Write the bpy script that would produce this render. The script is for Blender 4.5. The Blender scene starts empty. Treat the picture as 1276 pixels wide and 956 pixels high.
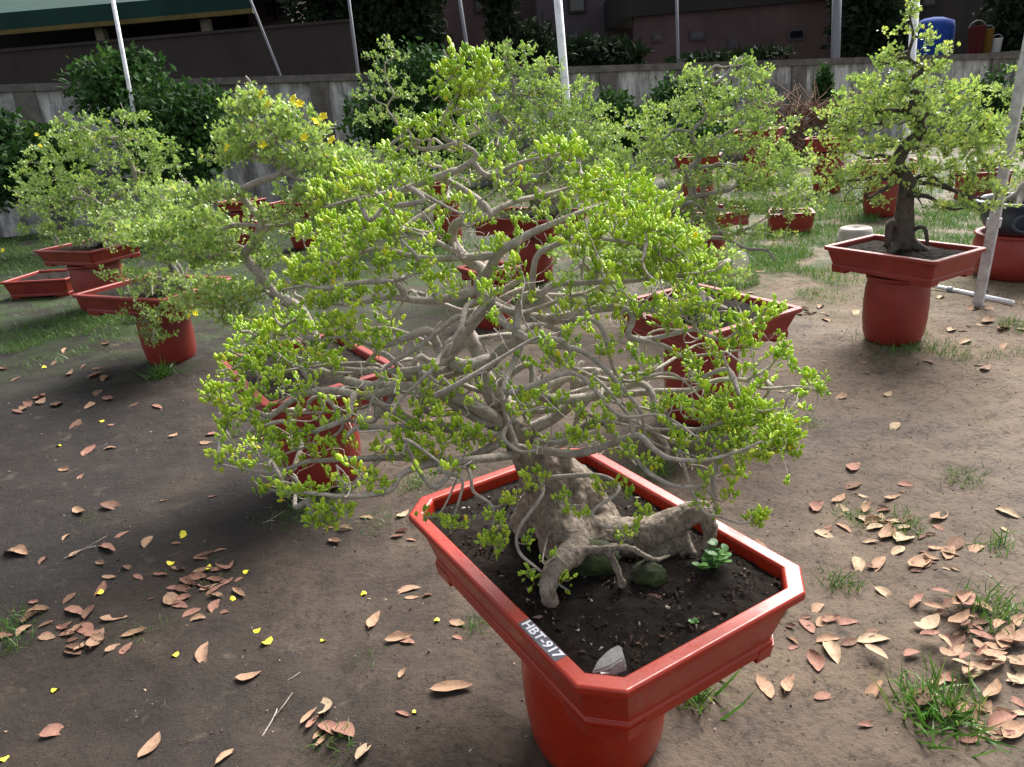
import bpy, bmesh, math, random
import numpy as np
from math import radians as R_, sin, cos, pi
from mathutils import Vector, Matrix

S = bpy.context.scene
COL = S.collection
rng = np.random.default_rng(7)
random.seed(7)

# ------------------------------------------------------------------ camera, sky, sun, exposure
F, CX, CY, CAMZ = 926.0, 638.0, 478.0, 1.6
PITCH, ROLL = R_(20.9), R_(5.0)
fw = np.array([0, cos(PITCH), -sin(PITCH)]); rt0 = np.array([1., 0, 0]); up0 = np.cross(rt0, fw)
RT = rt0*cos(ROLL) - up0*sin(ROLL); UP = rt0*sin(ROLL) + up0*cos(ROLL)
cam = bpy.data.cameras.new('camera'); camo = bpy.data.objects.new('camera', cam); COL.objects.link(camo)
M = Matrix(((RT[0], UP[0], -fw[0], 0), (RT[1], UP[1], -fw[1], 0), (RT[2], UP[2], -fw[2], CAMZ), (0, 0, 0, 1)))
camo.matrix_world = M
cam.sensor_width = 36; cam.lens = F/1276*36; cam.clip_start = 0.05; cam.clip_end = 400
S.camera = camo

SUN_EL, SUN_AZ = 46, 57            # the floodlit side: high, from behind and to the right
sv = np.array([cos(R_(SUN_EL))*cos(R_(SUN_AZ)), cos(R_(SUN_EL))*sin(R_(SUN_AZ)), sin(R_(SUN_EL))])
W = bpy.data.worlds.new('World'); S.world = W; W.use_nodes = True
wn = W.node_tree; wn.nodes.clear()
sky = wn.nodes.new('ShaderNodeTexSky'); sky.sky_type = 'NISHITA'; sky.sun_disc = False
sky.sun_elevation = R_(SUN_EL); sky.sun_rotation = R_(90-SUN_AZ); sky.dust_density = 3.0; sky.ozone_density = 1.0
hs = wn.nodes.new('ShaderNodeHueSaturation'); hs.inputs['Saturation'].default_value = 0.35
bg = wn.nodes.new('ShaderNodeBackground'); bg.inputs['Strength'].default_value = 0.10
wo = wn.nodes.new('ShaderNodeOutputWorld')
wn.links.new(sky.outputs[0], hs.inputs['Color']); wn.links.new(hs.outputs[0], bg.inputs[0]); wn.links.new(bg.outputs[0], wo.inputs[0])
sl = bpy.data.lights.new('sun', 'SUN'); sl.energy = 4.4; sl.angle = R_(40); sl.color = (1, .965, .92)
so = bpy.data.objects.new('sun', sl); COL.objects.link(so)
so.rotation_euler = Vector(sv).to_track_quat('Z', 'Y').to_euler(); so.location = (3, 3, 9)
S.view_settings.view_transform = 'Standard'; S.view_settings.look = 'None'
S.view_settings.exposure = 1.3; S.view_settings.gamma = 1.0; S.view_settings.use_curve_mapping = False
S.cycles.max_bounces = 6; S.cycles.transparent_max_bounces = 8

# ------------------------------------------------------------------ helpers
def ray(x, y): return RT*(x-CX)/F - UP*(y-CY)/F + fw
def at(x, y, z=0.0):
    d = ray(x, y); t = (z-CAMZ)/d[2]; return np.array([d[0]*t, d[1]*t, z])
def atY(x, y, Y):
    d = ray(x, y); t = Y/d[1]; return np.array([d[0]*t, Y, CAMZ+d[2]*t])
def pts(L, Y0): return np.array([atY(p[0], p[1], Y0+(p[2] if len(p) > 2 else 0)) for p in L])

def tag(o, label=None, cat=None, group=None, kind=None):
    if label: o['label'] = label
    if cat: o['category'] = cat
    if group: o['group'] = group
    if kind: o['kind'] = kind
    return o
def thing(name, label, cat, loc=(0, 0, 0), rz=0, group=None):
    o = bpy.data.objects.new(name, None); COL.objects.link(o)
    o.empty_display_size = .1; o.location = tuple(loc); o.rotation_euler = (0, 0, rz)
    return tag(o, label, cat, group)
def link(name, me, mat, parent=None, smooth=True):
    if mat is not None and not me.materials: me.materials.append(mat)
    if smooth:
        me.polygons.foreach_set('use_smooth', [True]*len(me.polygons))
    o = bpy.data.objects.new(name, me); COL.objects.link(o)
    if parent is not None: o.parent = parent
    return o
def mesh(name, v, f):
    me = bpy.data.meshes.new(name); me.from_pydata([tuple(map(float, p)) for p in v], [], f); me.update(); return me
def copy_tree(o, parent=None):
    c = o.copy(); COL.objects.link(c)
    if parent is not None: c.parent = parent
    for ch in list(o.children): copy_tree(ch, c)
    return c

class MB:
    def __init__(s): s.v = []; s.f = []
    def add(s, v, f):
        b = len(s.v); s.v.extend([tuple(map(float, p)) for p in v]); s.f.extend([tuple(i+b for i in q) for q in f]); return s
    def box(s, x0, x1, y0, y1, z0, z1):
        v = [(x, y, z) for z in (z0, z1) for y in (y0, y1) for x in (x0, x1)]
        return s.add(v, [(0, 2, 3, 1), (4, 5, 7, 6), (0, 1, 5, 4), (2, 6, 7, 3), (0, 4, 6, 2), (1, 3, 7, 5)])
    def slab(s, a, b, thick, z0a, z1a, z0b=None, z1b=None):
        "an upright board from ground point a to b (plan), given thickness and end heights"
        a = np.array(a[:2], float); b = np.array(b[:2], float); d = (b-a)/np.linalg.norm(b-a); n = np.array([-d[1], d[0]])*thick/2
        z0b = z0a if z0b is None else z0b; z1b = z1a if z1b is None else z1b
        v = []
        for q, zl, zh in ((a, z0a, z1a), (b, z0b, z1b)):
            for k in (-1, 1):
                for z in (zl, zh): v.append((*(q+k*n), z))
        return s.add(v, [(0, 1, 3, 2), (4, 6, 7, 5), (0, 4, 5, 1), (2, 3, 7, 6), (1, 5, 7, 3), (0, 2, 6, 4)])
    def tube(s, P, r, n=6, cap=True, sq=None):
        P = np.asarray(P, float); m = len(P)
        r = np.full(m, r, float) if np.isscalar(r) else np.asarray(r, float)
        T = np.gradient(P, axis=0); T /= np.linalg.norm(T, axis=1)[:, None]+1e-12
        a = np.array([0, 0, 1.]) if abs(T[0][2]) < .9 else np.array([1., 0, 0])
        N = np.cross(T[0], a); N /= np.linalg.norm(N)
        ang = np.arange(n)*2*pi/n; ca, sa = np.cos(ang)[:, None], np.sin(ang)[:, None]
        b = len(s.v)
        for i in range(m):
            N = N - T[i]*N.dot(T[i]); N /= np.linalg.norm(N)+1e-12; B = np.cross(T[i], N)
            ring = P[i] + r[i]*(ca*N + sa*B)
            s.v.extend(map(tuple, ring.tolist()))
        for i in range(m-1):
            for j in range(n):
                k = (j+1) % n
                s.f.append((b+i*n+j, b+i*n+k, b+(i+1)*n+k, b+(i+1)*n+j))
        if cap:
            s.f.append(tuple(b+j for j in range(n-1, -1, -1))); s.f.append(tuple(b+(m-1)*n+j for j in range(n)))
        return s
    def lathe(s, prof, n=48, c=(0, 0), ribs=0, amp=0):
        b = len(s.v)
        for (r, z) in prof:
            for j in range(n):
                a = j*2*pi/n; rr = r*(1+amp*cos(ribs*a)) if ribs else r
                s.v.append((c[0]+rr*cos(a), c[1]+rr*sin(a), z))
        for i in range(len(prof)-1):
            for j in range(n):
                k = (j+1) % n; s.f.append((b+i*n+j, b+i*n+k, b+(i+1)*n+k, b+(i+1)*n+j))
        return s
    def build(s, name, mat, parent=None, smooth=False):
        return link(name, mesh(name, s.v, s.f), mat, parent, smooth)

def batch(name, tv, tf, Mx, off, tint=None, mat=None, parent=None, smooth=True):
    "many copies of a small template in one mesh: Mx (k,3,3) includes scale, off (k,3)"
    tv = np.asarray(tv, float); k, n = len(off), len(tv)
    V = np.einsum('kij,nj->kni', Mx, tv) + off[:, None, :]
    me = bpy.data.meshes.new(name)
    lens = np.array([len(f) for f in tf]); flat = np.concatenate([np.array(f) for f in tf])
    me.vertices.add(k*n); me.vertices.foreach_set('co', V.reshape(-1).astype(np.float32))
    me.loops.add(k*len(flat)); me.loops.foreach_set('vertex_index', (flat[None, :]+np.arange(k)[:, None]*n).reshape(-1).astype(np.int32))
    me.polygons.add(k*len(tf))
    ls = np.concatenate([[0], np.cumsum(lens)[:-1]])
    me.polygons.foreach_set('loop_start', (ls[None, :]+np.arange(k)[:, None]*len(flat)).reshape(-1).astype(np.int32))
    me.polygons.foreach_set('loop_total', np.tile(lens, k).astype(np.int32))
    me.polygons.foreach_set('use_smooth', [smooth]*(k*len(tf)))
    me.update(calc_edges=True); me.validate()
    if tint is not None:
        at_ = me.attributes.new('tint', 'FLOAT', 'POINT'); at_.data.foreach_set('value', np.repeat(tint, n).astype(np.float32))
    o = bpy.data.objects.new(name, me); COL.objects.link(o); me.materials.append(mat)
    if parent is not None: o.parent = parent
    return o

def rotmats(axis_z, spin):
    "orthonormal frames whose z is axis_z, spun about it"
    z = axis_z/np.linalg.norm(axis_z, axis=1)[:, None]
    a = np.where(np.abs(z[:, 2:3]) < .9, np.array([[0, 0, 1.]]), np.array([[1., 0, 0]]))
    x = np.cross(a, z); x /= np.linalg.norm(x, axis=1)[:, None]; y = np.cross(z, x)
    c, s_ = np.cos(spin)[:, None], np.sin(spin)[:, None]
    X = c*x+s_*y; Y = -s_*x+c*y
    return np.stack([X, Y, z], axis=2)

# ------------------------------------------------------------------ materials
def mat(name, base=(.5, .5, .5), rough=.6, **kw):
    m = bpy.data.materials.new(name); m.use_nodes = True
    nt = m.node_tree; b = nt.nodes['Principled BSDF']
    b.inputs['Base Color'].default_value = (*base, 1); b.inputs['Roughness'].default_value = rough
    for k, v in kw.items(): b.inputs[k].default_value = v
    b.inputs['Specular IOR Level'].default_value = .5 if rough < .6 else .18
    return m
def N(m, t, **kw):
    n = m.node_tree.nodes.new(t)
    for k, v in kw.items():
        if k in n.inputs: n.inputs[k].default_value = v
        else: setattr(n, k, v)
    return n
def L(m, a, b): m.node_tree.links.new(a, b)
def bsdf(m): return m.node_tree.nodes['Principled BSDF']
def ramp(m, fac, stops):
    r = N(m, 'ShaderNodeValToRGB'); e = r.color_ramp.elements
    while len(e) < len(stops): e.new(.5)
    for x, (p, c) in zip(e, stops): x.position = p; x.color = (*c, 1)
    L(m, fac, r.inputs[0]); return r.outputs[0]
def noise(m, scale, detail=5, rough=.6, coord='Object', stretch=None, dist=0):
    tc = N(m, 'ShaderNodeTexCoord'); src = tc.outputs[coord]
    if stretch:
        mp = N(m, 'ShaderNodeMapping'); mp.inputs['Scale'].default_value = stretch; L(m, src, mp.inputs[0]); src = mp.outputs[0]
    n = N(m, 'ShaderNodeTexNoise', Scale=scale, Detail=detail, Roughness=rough, Distortion=dist); L(m, src, n.inputs['Vector'])
    return n.outputs['Fac']
def bump(m, h, strength=.4, dist=.01, prev=None):
    b = N(m, 'ShaderNodeBump', Strength=strength, Distance=dist); L(m, h, b.inputs['Height'])
    if prev is not None: L(m, prev, b.inputs['Normal'])
    L(m, b.outputs[0], bsdf(m).inputs['Normal']); return b.outputs[0]
def mixc(m, fac, a, b, mode='MIX'):
    x = N(m, 'ShaderNodeMix', data_type='RGBA', blend_type=mode)
    for i, v in ((0, fac), (6, a), (7, b)):
        if hasattr(v, 'default_value') and not isinstance(v, (float, tuple)): L(m, v, x.inputs[i])
        elif i == 0: x.inputs[0].default_value = v
        else: x.inputs[i].default_value = (*v, 1)
    return x.outputs[2]

def glaze(name, c1, c2, rough=.22):
    m = mat(name, c1, rough)
    n1 = noise(m, 6, 6, .65); n2 = noise(m, 60, 4, .6); n3 = noise(m, 9, 5, .7, stretch=(1, 1, .25))
    col = ramp(m, n1, [(.3, c2), (.65, c1)])
    dirt = ramp(m, n3, [(.58, (0, 0, 0)), (.78, (1, 1, 1))])
    col = mixc(m, mixc(m, .5, (0, 0, 0), dirt), col, (.13, .055, .04))
    n4 = noise(m, 17, 8, .75, dist=.5); n5 = noise(m, 3.1, 4, .6)
    col = mixc(m, mixc(m, ramp(m, n5, [(.42, (0, 0, 0)), (.7, (.55, .55, .55))]), (0, 0, 0), ramp(m, n4, [(.52, (0, 0, 0)), (.74, (1, 1, 1))])), col, (.24, .07, .045))
    n6 = noise(m, 95, 5, .7); col = mixc(m, mixc(m, .7, (0, 0, 0), ramp(m, n6, [(.68, (0, 0, 0)), (.74, (1, 1, 1))])), col, (.06, .035, .028))
    L(m, col, bsdf(m).inputs['Base Color'])
    rr = ramp(m, n2, [(.3, (rough, )*3), (.75, (rough+.25, )*3)]); L(m, rr, bsdf(m).inputs['Roughness'])
    bump(m, n1, .08, .01); bsdf(m).inputs['Specular IOR Level'].default_value = .4; bsdf(m).inputs['Coat Weight'].default_value = .15; bsdf(m).inputs['Coat Roughness'].default_value = .25
    return m
def bark(name, c1, c2, scale=30, st=.5):
    m = mat(name, c1, .85)
    n1 = noise(m, scale, 8, .7, dist=.4); n2 = noise(m, scale*.25, 4, .6); n3 = noise(m, scale*1.2, 6, .7, stretch=(1, 1, .3))
    col = ramp(m, n1, [(.3, c2), (.62, c1)])
    col = mixc(m, ramp(m, n2, [(.45, (0, 0, 0)), (.75, (.6, .6, .6))]), col, tuple(x*.55 for x in c1))
    L(m, col, bsdf(m).inputs['Base Color'])
    p = bump(m, n1, st, .01); bump(m, n3, st, .012, p)
    return m
def foliage_mat(name, stops, trans=.35, rough=.42):
    m = mat(name, (.1, .2, .03), rough)
    a = N(m, 'ShaderNodeAttribute', attribute_name='tint')
    col = ramp(m, a.outputs['Fac'], stops)
    L(m, col, bsdf(m).inputs['Base Color'])
    t = N(m, 'ShaderNodeBsdfTranslucent'); L(m, mixc(m, .5, col, (.9, 1, .3), 'MULTIPLY'), t.inputs['Color'])
    mx = N(m, 'ShaderNodeMixShader'); mx.inputs[0].default_value = trans
    out = [n for n in m.node_tree.nodes if n.type == 'OUTPUT_MATERIAL'][0]
    L(m, bsdf(m).outputs[0], mx.inputs[1]); L(m, t.outputs[0], mx.inputs[2]); L(m, mx.outputs[0], out.inputs[0])
    return m

RED = glaze('red_glaze', (.35, .023, .007), (.25, .015, .005))
RED2 = glaze('red_glaze_dull', (.25, .024, .015), (.17, .016, .011), .4)
NAVY = glaze('blue_glaze', (.03, .045, .07), (.02, .03, .045), .3)
BARK = bark('old_bark', (.36, .29, .22), (.095, .07, .05), 30, 1.0)
TWIG = bark('twig_bark', (.52, .465, .405), (.25, .21, .175), 55, .7)
TWIGB = bark('grey_twig_bark', (.42, .375, .325), (.22, .185, .155), 50, .4)
OLDB = bark('cracked_old_bark', (.39, .325, .26), (.11, .085, .065), 30, 1.0)
_nz = noise(OLDB, 14, 5, .6); _tc = N(OLDB, 'ShaderNodeTexCoord'); _mp = N(OLDB, 'ShaderNodeMapping'); _mp.inputs['Scale'].default_value = (1, 1, .45); L(OLDB, _tc.outputs['Object'], _mp.inputs[0])
_ad = N(OLDB, 'ShaderNodeMix', data_type='RGBA', blend_type='LINEAR_LIGHT'); _ad.inputs[0].default_value = .06; L(OLDB, _mp.outputs[0], _ad.inputs[6]); _nc = N(OLDB, 'ShaderNodeTexNoise', Scale=16, Detail=5); L(OLDB, _mp.outputs[0], _nc.inputs['Vector']); L(OLDB, _nc.outputs['Color'], _ad.inputs[7])
_vo = N(OLDB, 'ShaderNodeTexVoronoi', feature='DISTANCE_TO_EDGE', Scale=48); L(OLDB, _ad.outputs[2], _vo.inputs['Vector'])
_cr = ramp(OLDB, _vo.outputs['Distance'], [(0, (0, 0, 0)), (.09, (1, 1, 1))]); _pa = ramp(OLDB, _nz, [(.42, (1, 1, 1)), (.6, (0, 0, 0))]); _cm = mixc(OLDB, _pa, _cr, (1, 1, 1))
_b = bsdf(OLDB).inputs['Base Color'].links[0].from_socket; L(OLDB, mixc(OLDB, 1.0, _b, mixc(OLDB, _cm, (.55, .52, .48), (1, 1, 1)), 'MULTIPLY'), bsdf(OLDB).inputs['Base Color'])
bump(OLDB, _cm, .6, .006, bsdf(OLDB).inputs['Normal'].links[0].from_socket)
LEAFH = foliage_mat('lime_leaf', [(0, (.20, .37, .025)), (.4, (.42, .60, .045)), (.85, (.58, .72, .07)), (.96, (.62, .70, .05)), (1, (.80, .68, .03))], .42)
LEAFB = foliage_mat('green_leaf', [(0, (.15, .25, .06)), (.5, (.31, .44, .12)), (.9, (.46, .57, .18)), (1, (.55, .5, .07))], .4)
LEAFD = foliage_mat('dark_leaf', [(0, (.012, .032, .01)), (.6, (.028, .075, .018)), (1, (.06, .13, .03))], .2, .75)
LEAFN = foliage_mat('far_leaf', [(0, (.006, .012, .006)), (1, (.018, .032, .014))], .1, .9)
GRASS = foliage_mat('grass_blade', [(0, (.04, .10, .015)), (.6, (.075, .20, .025)), (1, (.22, .24, .07))], .3)
PETAL = mat('yellow_petal', (.85, .72, .03), .5)
FLOWER = mat('yellow_flower', (.88, .74, .02), .5)

def soil_mat(name, c1, c2, c3):
    m = mat(name, c1, .95)
    n1 = noise(m, 45, 8, .75); n2 = noise(m, 160, 5, .7); n3 = noise(m, 14, 4, .6)
    col = ramp(m, n1, [(.32, c1), (.6, c2)])
    fl = ramp(m, n2, [(.68, (0, 0, 0)), (.74, (1, 1, 1))])
    col = mixc(m, mixc(m, .55, (0, 0, 0), fl), col, c3)
    L(m, col, bsdf(m).inputs['Base Color'])
    p = bump(m, n1, .9, .02); bump(m, n2, .6, .006, p); return m
SOIL = soil_mat('potting_soil', (.006, .0045, .0035), (.022, .0155, .0115), (.085, .052, .036))

# ------------------------------------------------------------------ ground
_lat = np.random.default_rng(99).random((256, 256))
def vnoise(x, y, f, o=0):
    x = np.asarray(x, float)*f+o*17.3+1000; y = np.asarray(y, float)*f+o*9.1+1000
    xi, yi = np.floor(x).astype(int), np.floor(y).astype(int); u, v = x-xi, y-yi; u = u*u*(3-2*u); v = v*v*(3-2*v)
    g = lambda a, b: _lat[a % 256, b % 256]
    return (g(xi, yi)*(1-u)+g(xi+1, yi)*u)*(1-v)+(g(xi, yi+1)*(1-u)+g(xi+1, yi+1)*u)*v-.5
def hgt(x, y):
    h = .040*vnoise(x, y, 1.1, 1)+.026*vnoise(x, y, 2.9, 2)+.020*vnoise(x, y, 6.5, 3)+.012*vnoise(x, y, 13, 4)
    c = vnoise(x, y, 5, 7); h = h-.012*np.clip((c-.18)*5, 0, 1)                      # old footprints
    h = h+.010*np.exp(-((x-2.2)**2/.5+(y-3.1)**2/.12))*np.sin((y*1.0-x*.25)*38)       # shallow ridges scraped in the path
    return h*.8
def axis(a, b, fine0, fine1, step, grow=1.22):
    c = list(np.arange(fine0, fine1, step)); s_, x = step, fine0
    lo = []
    while x > a: s_ *= grow; x -= s_; lo.append(x)
    s_, x = step, c[-1]; hi = []
    while x < b: s_ *= grow; x += s_; hi.append(x)
    return np.array(lo[::-1]+c+hi)
gx = axis(-90, 90, -3.2, 4.2, .024); gy = axis(-20, 150, .4, 6.2, .024)
GX, GY = np.meshgrid(gx, gy); GZ = hgt(GX, GY)*np.clip(1.4-np.hypot(GX, GY)/14, 0, 1)
nx, ny = len(gx), len(gy)
me = bpy.data.meshes.new('ground'); idx = np.arange(nx*ny).reshape(ny, nx)
me.vertices.add(nx*ny); me.vertices.foreach_set('co', np.stack([GX, GY, GZ], -1).reshape(-1))
q = np.stack([idx[:-1, :-1], idx[:-1, 1:], idx[1:, 1:], idx[1:, :-1]], -1).reshape(-1, 4)
me.loops.add(q.size); me.loops.foreach_set('vertex_index', q.reshape(-1).astype(np.int32))
me.polygons.add(len(q)); me.polygons.foreach_set('loop_start', (np.arange(len(q))*4).astype(np.int32)); me.polygons.foreach_set('loop_total', np.full(len(q), 4, np.int32))
me.update(calc_edges=True)
GM = mat('bare_earth', (.08, .06, .045), .85)
n1 = noise(GM, .55, 5, .55, dist=.6); n2 = noise(GM, 3.2, 8, .65); n3 = noise(GM, 38, 8, .75); n4 = noise(GM, 150, 4, .7)
tc = N(GM, 'ShaderNodeTexCoord'); sp = N(GM, 'ShaderNodeSeparateXYZ'); L(GM, tc.outputs['Object'], sp.inputs[0])
ma = N(GM, 'ShaderNodeMath', operation='MULTIPLY_ADD'); L(GM, sp.outputs[0], ma.inputs[0]); ma.inputs[1].default_value = .13; L(GM, n1, ma.inputs[2])
mb_ = N(GM, 'ShaderNodeMath', operation='MULTIPLY_ADD'); L(GM, n2, mb_.inputs[0]); mb_.inputs[1].default_value = .5; L(GM, ma.outputs[0], mb_.inputs[2])
col = ramp(GM, mb_.outputs[0], [(.42, (.020, .016, .0138)), (.58, (.042, .032, .026)), (.76, (.082, .060, .045)), (1.0, (.165, .122, .087))])
col = mixc(GM, ramp(GM, n3, [(.33, (.8, .8, .8)), (.5, (0, 0, 0))]), col, (.022, .018, .016))
n7 = noise(GM, 9, 8, .7, dist=.8); col = mixc(GM, ramp(GM, n7, [(.30, (.75, )*3), (.46, (0, )*3)]), col, (.024, .019, .0165)); col = mixc(GM, ramp(GM, n7, [(.58, (0, )*3), (.74, (.5, )*3)]), col, (.16, .122, .092))
col = mixc(GM, ramp(GM, n4, [(.66, (0, 0, 0)), (.76, (.55, .55, .55))]), col, (.22, .17, .13))
far = N(GM, 'ShaderNodeMapRange'); L(GM, sp.outputs[1], far.inputs[0]); far.inputs[1].default_value = 4.6; far.inputs[2].default_value = 6.8
nf = N(GM, 'ShaderNodeMath', operation='MULTIPLY'); L(GM, far.outputs[0], nf.inputs[0]); L(GM, ramp(GM, n2, [(.42, (.0, )*3), (.56, (.85, )*3)]), nf.inputs[1])
col = mixc(GM, nf.outputs[0], col, (.030, .052, .014))
L(GM, col, bsdf(GM).inputs['Base Color'])
L(GM, ramp(GM, n1, [(.35, (.62, )*3), (.6, (.9, )*3)]), bsdf(GM).inputs['Roughness'])
p_ = bump(GM, n2, .5, .08); p_ = bump(GM, n3, .8, .016, p_); bump(GM, n4, .5, .005, p_)
tag(link('ground', me, GM), 'bare brown earth yard turning to grass towards the wall', None, None, 'structure')

def gz(x, y): return float(hgt(np.array(x), np.array(y)))*min(1, max(0, 1.4-math.hypot(x, y)/14))

# ------------------------------------------------------------------ boundary wall
CON = mat('stained_concrete', (.3, .28, .26), .9)
n1 = noise(CON, 1.3, 8, .7); n2 = noise(CON, 2.5, 8, .75, stretch=(1.6, 1.6, .22)); n3 = noise(CON, 30, 6, .7)
col = ramp(CON, n2, [(.36, (.10, .092, .086)), (.47, (.27, .26, .25)), (.60, (.58, .57, .55))])
col = mixc(CON, ramp(CON, n1, [(.46, (0, 0, 0)), (.66, (.85, .85, .85))]), col, (.05, .047, .042))
L(CON, col, bsdf(CON).inputs['Base Color']); bump(CON, n3, .4, .01)
COP = mat('coping_concrete', (.2, .185, .17), .9)
n1 = noise(COP, 5, 8, .7); L(COP, ramp(COP, n1, [(.35, (.08, .07, .064)), (.7, (.19, .17, .155))]), bsdf(COP).inputs['Base Color'])
WA, WB = np.array([-13., 13.2]), np.array([15., 18.6]); WD = (WB-WA)/np.linalg.norm(WB-WA); WN = np.array([WD[1], -WD[0]])
def wallhit(x, y):
    d = ray(x, y); t = np.dot(WA, WN)/np.dot(d[:2], WN); h = np.array([0, 0, CAMZ])+d*t
    return np.dot(h[:2]-WA, WD), h[2]
ss = [wallhit(*p) for p in ((0, 105), (430, 93), (860, 80), (1090, 70))]
wk, wc = np.polyfit([a for a, b in ss], [b for a, b in ss], 1)
top = lambda s_: wk*s_+wc
wp = lambda s_: WA+WD*s_
WL = np.linalg.norm(WB-WA)
wt = thing('boundary_wall', 'long stained concrete boundary wall with pilasters and coping behind the trees', 'wall', (0, 0, 0))
pil = sorted([wallhit(x, 95)[0] for x in (395, 755, 992)])
step = (pil[2]-pil[0])/2
PS = [pil[0]-4*step, pil[0]-3*step, pil[0]-2*step, pil[0]-step, pil[0], pil[1], pil[2], pil[2]+step, pil[2]+2*step, pil[2]+3*step]
S0, S1 = -14., WL+14
m_ = MB().slab(wp(S0), wp(S1), .16, -.1, top(S0)-.12, -.1, top(S1)-.12); m_.build('panel_face', CON, wt)
m_ = MB().slab(wp(S0), wp(S1), .30, top(S0)-.12, top(S0), top(S1)-.12, top(S1)); m_.build('coping', COP, wt)
for s_ in PS:
    if S0 < s_ < S1:
        m_ = MB().slab(wp(s_-.17), wp(s_+.17), .26, -.1, top(s_)-.123); m_.build('pilaster', COP, wt)

# ------------------------------------------------------------------ buildings and trees behind the wall; building colours darkened to stand for night
def paint(name, c, c2, sc=1.2):
    m = mat(name, c, .85); n = noise(m, sc, 8, .7, stretch=(1, 1, .5)); L(m, ramp(m, n, [(.35, c2), (.65, c)]), bsdf(m).inputs['Base Color']); return m
PINK = paint('night_darkened_pink', (.095, .060, .060), (.050, .034, .036), .5)  # pink plaster, darkened because the backdrop is unlit at night
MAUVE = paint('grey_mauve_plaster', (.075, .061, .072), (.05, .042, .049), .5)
DARKW = paint('night_darkened_wall', (.030, .025, .025), (.016, .014, .015), .6)  # lack of night light put into the base colour
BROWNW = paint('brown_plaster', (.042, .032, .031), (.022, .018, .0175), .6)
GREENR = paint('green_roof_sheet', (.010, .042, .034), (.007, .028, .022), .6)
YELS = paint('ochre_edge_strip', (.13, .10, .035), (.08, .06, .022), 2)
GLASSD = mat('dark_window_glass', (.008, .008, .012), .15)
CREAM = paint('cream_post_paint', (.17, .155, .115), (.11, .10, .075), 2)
def bx(mb, x0, y0, x1, y1, Y, depth):
    "box whose front face fills the seen rectangle at depth Y"
    a, b = atY(x0, y1, Y), atY(x1, y0, Y)
    za, zb = min(a[2], b[2]), max(a[2], b[2])
    return mb.box(min(a[0], b[0]), max(a[0], b[0]), Y, Y+depth, za, zb)
# green roofed shed at the left
sh = thing('green_roofed_shed', 'long dark shed with green roof edge and ochre strip beyond the wall at left', 'shed')
Y = 22.
x0, x1 = atY(-260, 30, Y)[0], atY(318, 30, Y)[0]
zt, zy0, zy1 = atY(160, 2, Y)[2], atY(160, 24, Y)[2], atY(160, 30, Y)[2]
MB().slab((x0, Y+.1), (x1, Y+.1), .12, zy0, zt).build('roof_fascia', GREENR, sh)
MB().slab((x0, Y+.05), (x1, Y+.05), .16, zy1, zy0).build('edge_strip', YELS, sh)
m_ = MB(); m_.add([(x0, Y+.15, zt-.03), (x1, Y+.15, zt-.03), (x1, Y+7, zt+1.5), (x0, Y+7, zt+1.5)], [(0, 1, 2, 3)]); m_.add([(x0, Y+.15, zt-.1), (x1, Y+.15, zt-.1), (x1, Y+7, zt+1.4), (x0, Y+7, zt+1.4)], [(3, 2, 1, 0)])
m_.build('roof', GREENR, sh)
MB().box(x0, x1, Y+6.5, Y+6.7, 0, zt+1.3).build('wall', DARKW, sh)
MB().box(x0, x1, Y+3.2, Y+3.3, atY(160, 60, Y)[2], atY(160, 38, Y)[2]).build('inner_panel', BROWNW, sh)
for px in (125, 258):
    a = atY(px-5, 40, Y+.4)[0]; b = atY(px+5, 40, Y+.4)[0]; MB().box(a, b, Y+.3, Y+.6, 0, zy1).build('post', CREAM, sh)
# second, lower brown wall between
sw = thing('brown_wall', 'low brown plastered wall beyond the boundary wall at left', 'wall')
Y = 20.; a, b = atY(-200, 55, Y), atY(440, 62, Y)
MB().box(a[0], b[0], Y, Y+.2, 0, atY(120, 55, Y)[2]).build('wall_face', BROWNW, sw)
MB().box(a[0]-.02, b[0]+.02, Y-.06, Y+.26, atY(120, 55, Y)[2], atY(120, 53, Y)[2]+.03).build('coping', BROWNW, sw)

def house(name, label, rect, Y, depth, wm, wins=(), roof=None, up=6):
    t = thing(name, label, 'building')
    x0, y0, x1, y1 = rect
    a, b = atY(x0, y1, Y), atY(x1, y1, Y); z1 = atY((x0+x1)/2, y0, Y)[2]
    MB().box(a[0], b[0], Y, Y+depth, 0, z1).build('wall', wm, t)
    for (wx0, wy0, wx1, wy1) in wins:
        A, B = atY(wx0, wy1, Y), atY(wx1, wy0, Y); zc0, zc1 = min(A[2], B[2]), max(A[2], B[2])
        f = MB(); w_ = .08
        f.box(A[0]-w_, B[0]+w_, Y-.08, Y-.004, zc0-w_, zc0).box(A[0]-w_, B[0]+w_, Y-.08, Y-.004, zc1, zc1+w_)
        f.box(A[0]-w_, A[0], Y-.08, Y-.004, zc0, zc1).box(B[0], B[0]+w_, Y-.08, Y-.004, zc0, zc1)
        fo = f.build('window', BROWNW, t)
        MB().box(A[0], B[0], Y-.03, Y-.006, zc0, zc1).build('pane', GLASSD, fo)
    if roof is not None:
        MB().box(a[0]-.3, b[0]+.3, Y-.35, Y+depth+.3, z1, z1+.16).build('roof', roof, t)
    return t
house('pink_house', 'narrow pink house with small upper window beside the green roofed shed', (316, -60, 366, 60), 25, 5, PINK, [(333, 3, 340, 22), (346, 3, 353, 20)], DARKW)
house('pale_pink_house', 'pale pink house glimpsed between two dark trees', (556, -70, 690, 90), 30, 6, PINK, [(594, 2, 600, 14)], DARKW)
house('grey_house', 'grey mauve house with one dark window behind the tall pole', (672, -80, 790, 60), 28.5, 6, MAUVE, [(711, -8, 727, 14)], DARKW)
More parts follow.
